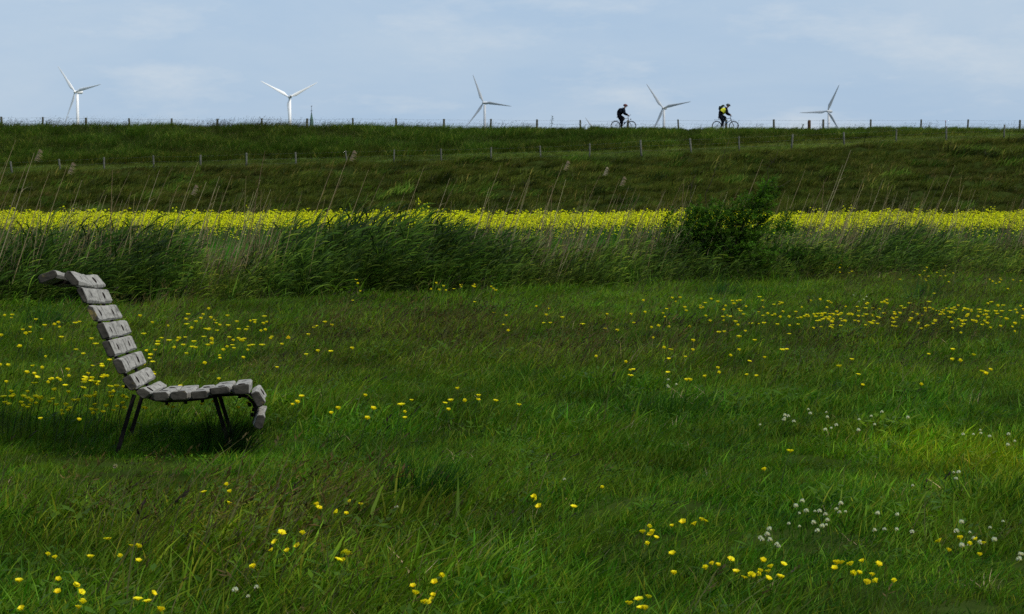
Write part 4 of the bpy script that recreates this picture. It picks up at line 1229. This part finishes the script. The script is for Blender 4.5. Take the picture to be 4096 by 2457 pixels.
# ------------------------------------------------------------------ bicycles and riders
M_TYRE = plain('tyre', (0.018, 0.017, 0.016), 0.85)
M_RIM = plain('rim', (0.05, 0.05, 0.052), 0.4, 0.6)
M_SPOKE = plain('spoke', (0.25, 0.25, 0.26), 0.4, 0.7)
M_BLKF = plain('black_frame', (0.016, 0.016, 0.018), 0.35, 0.2)
M_SILF = plain('silver_frame', (0.13, 0.13, 0.14), 0.35, 0.5)
M_BLUE = plain('blue_bottle', (0.03, 0.10, 0.25), 0.4)
M_CLOTH = plain('black_cloth', (0.006, 0.0065, 0.009), 0.89, 0, 0.3)
M_CLOTH2 = plain('navy_cloth', (0.008, 0.011, 0.018), 0.89, 0, 0.3)
M_GREENC = plain('dark_green_cloth', (0.010, 0.022, 0.012), 0.85, 0, 0.3)
M_SKIN = plain('skin', (0.33, 0.19, 0.14), 0.55)
M_VEST = plain('yellow_vest', (0.78, 0.78, 0.06), 0.75, 0, 0.12)
M_REDH = plain('dark_red_helmet', (0.085, 0.014, 0.012), 0.4)
M_DGH = plain('dark_green_helmet', (0.014, 0.022, 0.016), 0.4)
M_PACK = plain('dark_green_pack', (0.011, 0.022, 0.009), 0.8, 0, 0.3)
M_SHOE = plain('shoe', (0.02, 0.02, 0.022), 0.6)
M_SHOEW = plain('shoe_sole', (0.4, 0.4, 0.4), 0.6)

def bicycle(px, Y, frame_m, label, wb, crank_a, flat_guard, bar_end):
    hub = at(px, 505, Y)
    e = empty('bicycle', (hub.x, hub.y, PATH_Z), 0, label=label, cat='bicycle')
    r = 0.345
    hd_t, hd_b = Vector((wb - 0.24, 0, 0.93)), Vector((wb - 0.19, 0, 0.76))
    bb, st = Vector((0.43, 0, 0.30)), Vector((0.27, 0, 0.80))
    for hx in (0, wb):
        w = empty('wheel', (hx, 0, r)); w.parent = e
        m = MB(); m.torus((0, 0, 0), r - 0.028, 0.028, 40, 8); m.build('tyre', M_TYRE, w)
        m = MB(); m.torus((0, 0, 0), r - 0.052, 0.011, 40, 6); m.build('rim', M_RIM, w)
        m = MB()
        for k in range(24):
            a = 6.283 * k / 24; s_ = 0.025 if k % 2 else -0.025
            m.tube([(0.02 * math.cos(a + 0.7), s_, 0.02 * math.sin(a + 0.7)), ((r - 0.06) * math.cos(a), 0, (r - 0.06) * math.sin(a))], 0.0016, 3, False)
        m.build('spokes', M_SPOKE, w)
        m = MB(); m.tube([(0, -0.05, 0), (0, 0.05, 0)], 0.02, 8); m.build('hub', M_DARK, w)
    m = MB()
    m.tube([hd_t, hd_b], 0.024, 8)
    m.tube([hd_t + Vector((0.01, 0, -0.04)), st + Vector((0.02, 0, -0.02))], 0.018, 8)
    m.tube([hd_b + Vector((0, 0, 0.02)), bb], 0.022, 8)
    m.tube([st, bb], 0.017, 8)
    for sy in (-1, 1):
        m.tube([bb + Vector((0, sy * 0.03, 0)), Vector((0, sy * 0.06, r))], 0.010, 6)
        m.tube([st + Vector((0.02, sy * 0.02, -0.06)), Vector((0, sy * 0.06, r))], 0.009, 6)
    m.build('frame', frame_m, e)
    m = MB()
    m.tube([hd_b + Vector((0, -0.06, -0.02)), hd_b + Vector((0, 0.06, -0.02))], 0.016, 6)
    for sy in (-1, 1):
        m.tube([hd_b + Vector((0, sy * 0.058, -0.02)), hd_b + Vector((0.08, sy * 0.06, -0.2)), Vector((wb, sy * 0.06, r))], [0.019, 0.017, 0.012], 8)
    m.build('fork', M_BLKF, e)
    m = MB()
    top = hd_t + Vector((-0.015, 0, 0.07))
    m.tube([hd_t, top, top + Vector((0.07, 0, 0.03))], 0.014, 6)
    c = top + Vector((0.07, 0, 0.03))
    m.tube([c + Vector((-0.05, -0.30, 0.03)), c + Vector((0, -0.1, 0)), c + Vector((0, 0.1, 0)), c + Vector((-0.05, 0.30, 0.03))], 0.012, 6)
    hb = m.build('handlebar', M_BLKF, e)
    for sy in (-1, 1):
        m = MB(); m.tube([c + Vector((-0.055, sy * 0.31, 0.032)), c + Vector((-0.03, sy * 0.19, 0.018))], 0.017, 8); m.build('grip', M_TYRE, hb)
        if bar_end:
            m = MB(); m.tube([c + Vector((-0.055, sy * 0.31, 0.032)), c + Vector((0.06, sy * 0.31, 0.05)), c + Vector((0.13, sy * 0.29, 0.10))], 0.013, 6); m.build('bar_end', M_BLKF, hb)
        m = MB(); m.tube([c + Vector((0.0, sy * 0.2, -0.005)), c + Vector((0.05, sy * 0.25, -0.03)), c + Vector((0.03, sy * 0.3, -0.045))], 0.006, 5); m.build('brake_lever', M_BLKF, hb)
    m = MB()
    sp = st + Vector((-0.05, 0, 0.13))
    m.tube([st, sp], 0.013, 6); m.build('seat_post', M_RIM, e)
    m = MB()
    m.loft([[sp + Vector((x_, w_ * math.cos(a), 0.02 + h_ * math.sin(a))) for a in [6.283 * k / 8 for k in range(8)]] for x_, w_, h_ in ((-0.14, 0.05, 0.02), (-0.10, 0.078, 0.035), (-0.03, 0.06, 0.03), (0.07, 0.028, 0.022), (0.15, 0.012, 0.012))])
    m.build('saddle', M_BLKF, e)
    m = MB(); m.torus((bb.x, -0.05, bb.z), 0.085, 0.008, 24, 5); m.build('chainring', M_RIM, e)
    m = MB(); m.tube([(bb.x, -0.05, bb.z + 0.088), (0, -0.05, r + 0.035)], 0.005, 4); m.tube([(bb.x, -0.05, bb.z - 0.088), (0.02, -0.05, r - 0.09), (0, -0.05, r - 0.035)], 0.005, 4); m.build('chain', M_DARK, e)
    ped = []
    for sy, da in ((-1, 0), (1, math.pi)):
        a = crank_a + da
        q = bb + Vector((0.17 * math.cos(a), sy * 0.09, 0.17 * math.sin(a)))
        cr = MB(); cr.tube([bb + Vector((0, sy * 0.06, 0)), q], 0.012, 6); co_ = cr.build('crank', M_RIM, e)
        m = MB(); m.box(q + Vector((0, sy * 0.05, 0)), (0.09, 0.08, 0.022)); m.build('pedal', M_BLKF, co_)
        ped.append(q + Vector((0, sy * 0.05, 0.012)))
    m = MB()
    if flat_guard:
        pts = [st + Vector((-0.03, 0, 0.0)), st + Vector((-0.14, 0, -0.03)), st + Vector((-0.3, 0, -0.03)), st + Vector((-0.46, 0, -0.025))]
    else:
        pts = [st + Vector((-0.02, 0, 0.02)), st + Vector((-0.1, 0, -0.07)), st + Vector((-0.28, 0, -0.08)), st + Vector((-0.44, 0, -0.12)), st + Vector((-0.54, 0, -0.155))]
    m.loft([[p + Vector((0, w_, h_)) for w_, h_ in ((-0.035, -0.012), (0, 0.006), (0.035, -0.012), (0, -0.006))] for p in pts])
    m.build('rear_mudguard', M_BLKF, e)
    if flat_guard:
        m = MB()
        m.loft([[p + Vector((0, w_, h_)) for w_, h_ in ((-0.03, -0.01), (0, 0.006), (0.03, -0.01), (0, -0.006))] for p in (hd_b + Vector((0.0, 0, 0.0)), hd_b + Vector((0.1, 0, 0.0)), hd_b + Vector((0.24, 0, -0.005)))])
        m.build('front_mudguard', M_BLKF, e)
        m = MB(); m.box(st + Vector((-0.13, 0, 0.06)), (0.04, 0.05, 0.12)); m.build('rear_light', plain('lamp_red', (0.1, 0.02, 0.02)), e, smooth=False)
    else:
        m = MB(); m.box((wb - 0.05, 0, 0.80), (0.07, 0.06, 0.09)); m.build('front_light', M_RIM, e, smooth=False)
    dt = (hd_b - bb).normalized(); u_ = Vector((-dt.z, 0, dt.x))
    q = bb.lerp(hd_b, 0.5) + u_ * 0.055
    m = MB(); m.tube([q - dt * 0.09, q + dt * 0.06, q + dt * 0.08, q + dt * 0.11], [0.034, 0.034, 0.016, 0.014], 10); m.build('bottle', M_BLUE, e)
    grips = [c + Vector((-0.045, sy * 0.26, 0.03)) for sy in (-1, 1)]
    return e, sp + Vector((0, 0, 0.045)), ped, grips

def skin(verts, edges, mats, pick, name):
    me = bpy.data.meshes.new(name)
    me.from_pydata([v[:3] for v in verts], edges, [])
    o = bpy.data.objects.new(name, me); col.objects.link(o)
    sk = o.modifiers.new('skin', 'SKIN'); sk.use_smooth_shade = True; sk.branch_smoothing = 0.4
    sv = me.skin_vertices[0].data
    for i, v in enumerate(verts):
        rr = v[3] if hasattr(v[3], '__len__') else (v[3], v[3])
        sv[i].radius = rr
        sv[i].use_root = (i == 0)
    ss = o.modifiers.new('sub', 'SUBSURF'); ss.levels = 2; ss.render_levels = 2
    bpy.context.view_layer.update()
    dg = bpy.context.evaluated_depsgraph_get()
    nm = bpy.data.meshes.new_from_object(o.evaluated_get(dg))
    nm.name = name
    bpy.data.objects.remove(o); bpy.data.meshes.remove(me)
    nm.materials.clear()
    for m in mats: nm.materials.append(m)
    for p in nm.polygons:
        p.material_index = pick(p.center); p.use_smooth = True
    return nm

def knee_of(hip, foot, l1, l2, fwd=Vector((1, 0, 0.25))):
    d = foot - hip; L_ = min(d.length, (l1 + l2) * 0.995)
    dn = d.normalized()
    a = (l1 * l1 - l2 * l2 + L_ * L_) / (2 * L_)
    hh = math.sqrt(max(0.0, l1 * l1 - a * a))
    f = (fwd - dn * fwd.dot(dn)).normalized()
    return hip + dn * a + f * hh
def rider(bike, seat, ped, grips, label, sh, neck, head, mats, vest, helmet_m, seed):
    """a body in one surface: pelvis, spine, neck, head, two arms, two legs, hands and shoes"""
    e = empty('person', bike.location, 0, label=label, cat='person')
    pel = seat + Vector((-0.02, 0, 0.085))
    v = []; ed = []
    def add(p, r, par=None):
        v.append((p[0], p[1], p[2], r)); i = len(v) - 1
        if par is not None: ed.append((par, i))
        return i
    i0 = add(pel, (0.285, 0.28))
    w1 = pel.lerp(sh, 0.38) + Vector((-0.045, 0, 0.02))
    i1 = add(w1, (0.29, 0.28), i0)
    w2 = pel.lerp(sh, 0.75) + Vector((-0.055, 0, 0.035))
    i2 = add(w2, (0.30, 0.28), i1)
    i3 = add(sh + Vector((0, 0, 0.02)), (0.23, 0.23), i2)
    i4 = add(neck, 0.066, i3)
    i5 = add(neck.lerp(head, 0.5), 0.07, i4)
    i6 = add(head, (0.112, 0.09), i5)
    add(head + Vector((0.02, 0, 0.07)), (0.085, 0.07), i6)
    for sy, g_, p_ in ((-1, grips[0], ped[0]), (1, grips[1], ped[1])):
        s_ = sh + Vector((0.015, sy * 0.19, -0.03))
        a = add(s_, 0.122, i3)
        hand = g_ + Vector((-0.025, 0, 0.035))
        el = knee_of(s_, hand, 0.31, 0.29, Vector((-0.25, sy * 0.75, -0.75)))
        b = add(el, 0.09, a)
        b = add(el.lerp(hand, 0.85), 0.062, b)
        b = add(hand, (0.038, 0.032), b)
        add(hand + Vector((0.05, sy * 0.0, -0.012)), (0.030, 0.034), b)
        hip = pel + Vector((0.03, sy * 0.095, -0.015))
        ank = p_ + Vector((-0.07, sy * 0.0, 0.095))
        kn = knee_of(hip, ank, 0.445, 0.43)
        a = add(hip, 0.165, i0)
        b = add(hip.lerp(kn, 0.5), 0.148, a)
        b = add(kn, 0.115, b)
        b = add(kn.lerp(ank, 0.35) + Vector((-0.015, 0, 0)), 0.102, b)
        b = add(ank, 0.056, b)
        f0 = add(p_ + Vector((-0.02, 0, 0.042)), (0.035, 0.04), b)
        add(p_ + Vector((0.11, 0, 0.03)), (0.026, 0.036), f0)
    az = pel.z; ax = (sh - pel).normalized()
    def pick(c):
        t = (c - pel).dot(ax) / (sh - pel).length
        if min((c - (p_ + Vector((0.03, 0, 0.03)))).length for p_ in ped) < 0.125: return 3
        if min((c - (g_ + Vector((0.0, 0, 0.03)))).length for g_ in grips) < 0.075: return 2
        if (c - head).length < 0.2 and (c - neck).dot(head - neck) > 0.0: return 2
        if t < 0.02 or c.z < pel.z - 0.02: return 0
        if vest and 0.46 < t < 0.95 and (c - w2).length < 0.29 and c.x < sh.x + 0.04: return 4
        if abs(c.y) > 0.2 and t > 0.3 and c.y < 0 and not vest: return 5
        return 1
    nm = skin(v, ed, mats, pick, 'body')
    link('body', nm, e)
    # helmet: shell with a front peak, and a chin strap
    hc = head + Vector((0.005, 0, 0.065))
    m = MB()
    tilt = Matrix.Rotation(R(12), 3, 'Y')
    rings = []
    for j in range(7):
        t = j / 6
        ph = t * math.pi * 0.5
        rings.append([hc + tilt @ Vector((0.165 * math.cos(ph) * math.cos(a) * (1.0 if math.cos(a) > 0 else 0.95), 0.118 * math.cos(ph) * math.sin(a), -0.015 + 0.118 * math.sin(ph))) for a in [6.283 * k / 14 for k in range(14)]])
    rings.insert(0, [hc + tilt @ Vector((0.145 * math.cos(a), 0.10 * math.sin(a), -0.045 - 0.02 * (math.cos(a) < -0.3))) for a in [6.283 * k / 14 for k in range(14)]])
    m.loft(rings)
    hl = m.build('helmet', helmet_m, e)
    m = MB()
    m.loft([[hc + tilt @ Vector((x_, w_ * math.cos(a), z_ + 0.008 * math.sin(a))) for a in [6.283 * k / 8 for k in range(8)]] for x_, w_, z_ in ((0.10, 0.09, 0.0), (0.16, 0.075, -0.012), (0.205, 0.03, -0.03))])
    m.build('peak', helmet_m, hl)
    for sy in (-1, 1):
        m = MB(); m.tube([head + Vector((0.01, sy * 0.083, 0.04)), head + Vector((0.035, sy * 0.07, -0.06)), head + Vector((0.055, sy * 0.02, -0.10))], 0.006, 4); m.build('strap', M_BLKF, hl)
        m = MB(); m.ball(head + Vector((-0.005, sy * 0.08, -0.005)), (0.02, 0.012, 0.03), 8, 6); m.build('ear', M_SKIN, e)
    m = MB(); m.loft([[head + Vector((x_, w_ * math.cos(a), z_ + h_ * math.sin(a))) for a in [6.283 * k / 6 for k in range(6)]] for x_, w_, z_, h_ in ((0.075, 0.016, 0.0, 0.028), (0.105, 0.014, -0.012, 0.018), (0.118, 0.006, -0.018, 0.008))]); m.build('nose', M_SKIN, e)
    m = MB()
    for sy in (-1, 1): m.ball(head + Vector((0.082, sy * 0.032, 0.022)), (0.012, 0.022, 0.014), 8, 6)
    m.tube([head + Vector((0.088, -0.04, 0.024)), head + Vector((0.094, 0, 0.026)), head + Vector((0.088, 0.04, 0.024))], 0.005, 4)
    m.build('glasses', M_DARK, e)
    m = MB(); m.tube([head + Vector((0.088, -0.022, -0.052)), head + Vector((0.096, 0, -0.050)), head + Vector((0.088, 0.022, -0.052))], 0.005, 4); m.build('mouth', plain('lips', (0.22, 0.09, 0.08)), e)
    return e, pel, w1, w2

RY = 136.6
b1, seat, ped, gr = bicycle(2462, RY, M_SILF, 'bicycle with silver-grey frame, bar ends and raised rear mudguard', 1.12, R(-75), False, True)
rider(b1, seat, ped, gr, 'cyclist in black clothes and dark red helmet, riding bent forward', Vector((0.565, 0, 1.50)), Vector((0.62, 0, 1.60)), Vector((0.69, 0, 1.715)), [M_CLOTH, M_CLOTH, M_SKIN, M_SHOE, M_CLOTH, M_CLOTH2], False, M_REDH, 1)
b2, seat, ped, gr = bicycle(2867, RY, M_BLKF, 'black bicycle with flat mudguards front and rear', 1.2, R(-110), True, False)
pr, pel, w1, w2 = rider(b2, seat, ped, gr, 'cyclist in yellow and black top and dark helmet, carrying a backpack', Vector((0.64, 0, 1.51)), Vector((0.71, 0, 1.61)), Vector((0.79, 0, 1.735)), [M_CLOTH2, M_CLOTH, M_SKIN, M_SHOEW, M_VEST, M_GREENC], True, M_DGH, 2)
# backpack on the second rider's back
sh = Vector((0.64, 0, 1.51)); ax = (sh - pel).normalized(); nn = Vector((-ax.z, 0, ax.x))
e = empty('backpack', b2.location, 0, label='dark green backpack on the back of the yellow-topped cyclist', cat='backpack')
c = pel.lerp(sh, 0.80) + nn * 0.31
m = MB()
rings = []
for t, w_, d0, d1 in ((-0.25, 0.10, -0.06, 0.05), (-0.22, 0.14, -0.07, 0.10), (-0.05, 0.155, -0.075, 0.13), (0.12, 0.145, -0.07, 0.10), (0.22, 0.11, -0.06, 0.05), (0.25, 0.06, -0.05, 0.0)):
    rings.append([c + ax * t + Vector((0, w_ * math.cos(a), 0)) + nn * ((d1 if math.sin(a) > 0 else -d0) * math.sin(a)) for a in [6.283 * k / 12 for k in range(12)]])
m.loft(rings); m.build('pack', M_PACK, e)
for sy in (-1, 1):
    m = MB()
    m.tube([c + ax * 0.2 + Vector((0, sy * 0.09, 0)) - nn * 0.03, sh + Vector((0.06, sy * 0.12, 0.07)), sh + Vector((0.09, sy * 0.13, -0.08)), c - ax * 0.2 + Vector((0.14, sy * 0.16, -0.06)), c - ax * 0.22 + Vector((0, sy * 0.12, 0)) - nn * 0.04], 0.014, 5)
    m.build('strap', M_PACK, e)
m = MB(); m.ball(c + nn * 0.10 - ax * 0.08, (0.07, 0.1, 0.09), 10, 7); m.build('pocket', M_PACK, e)
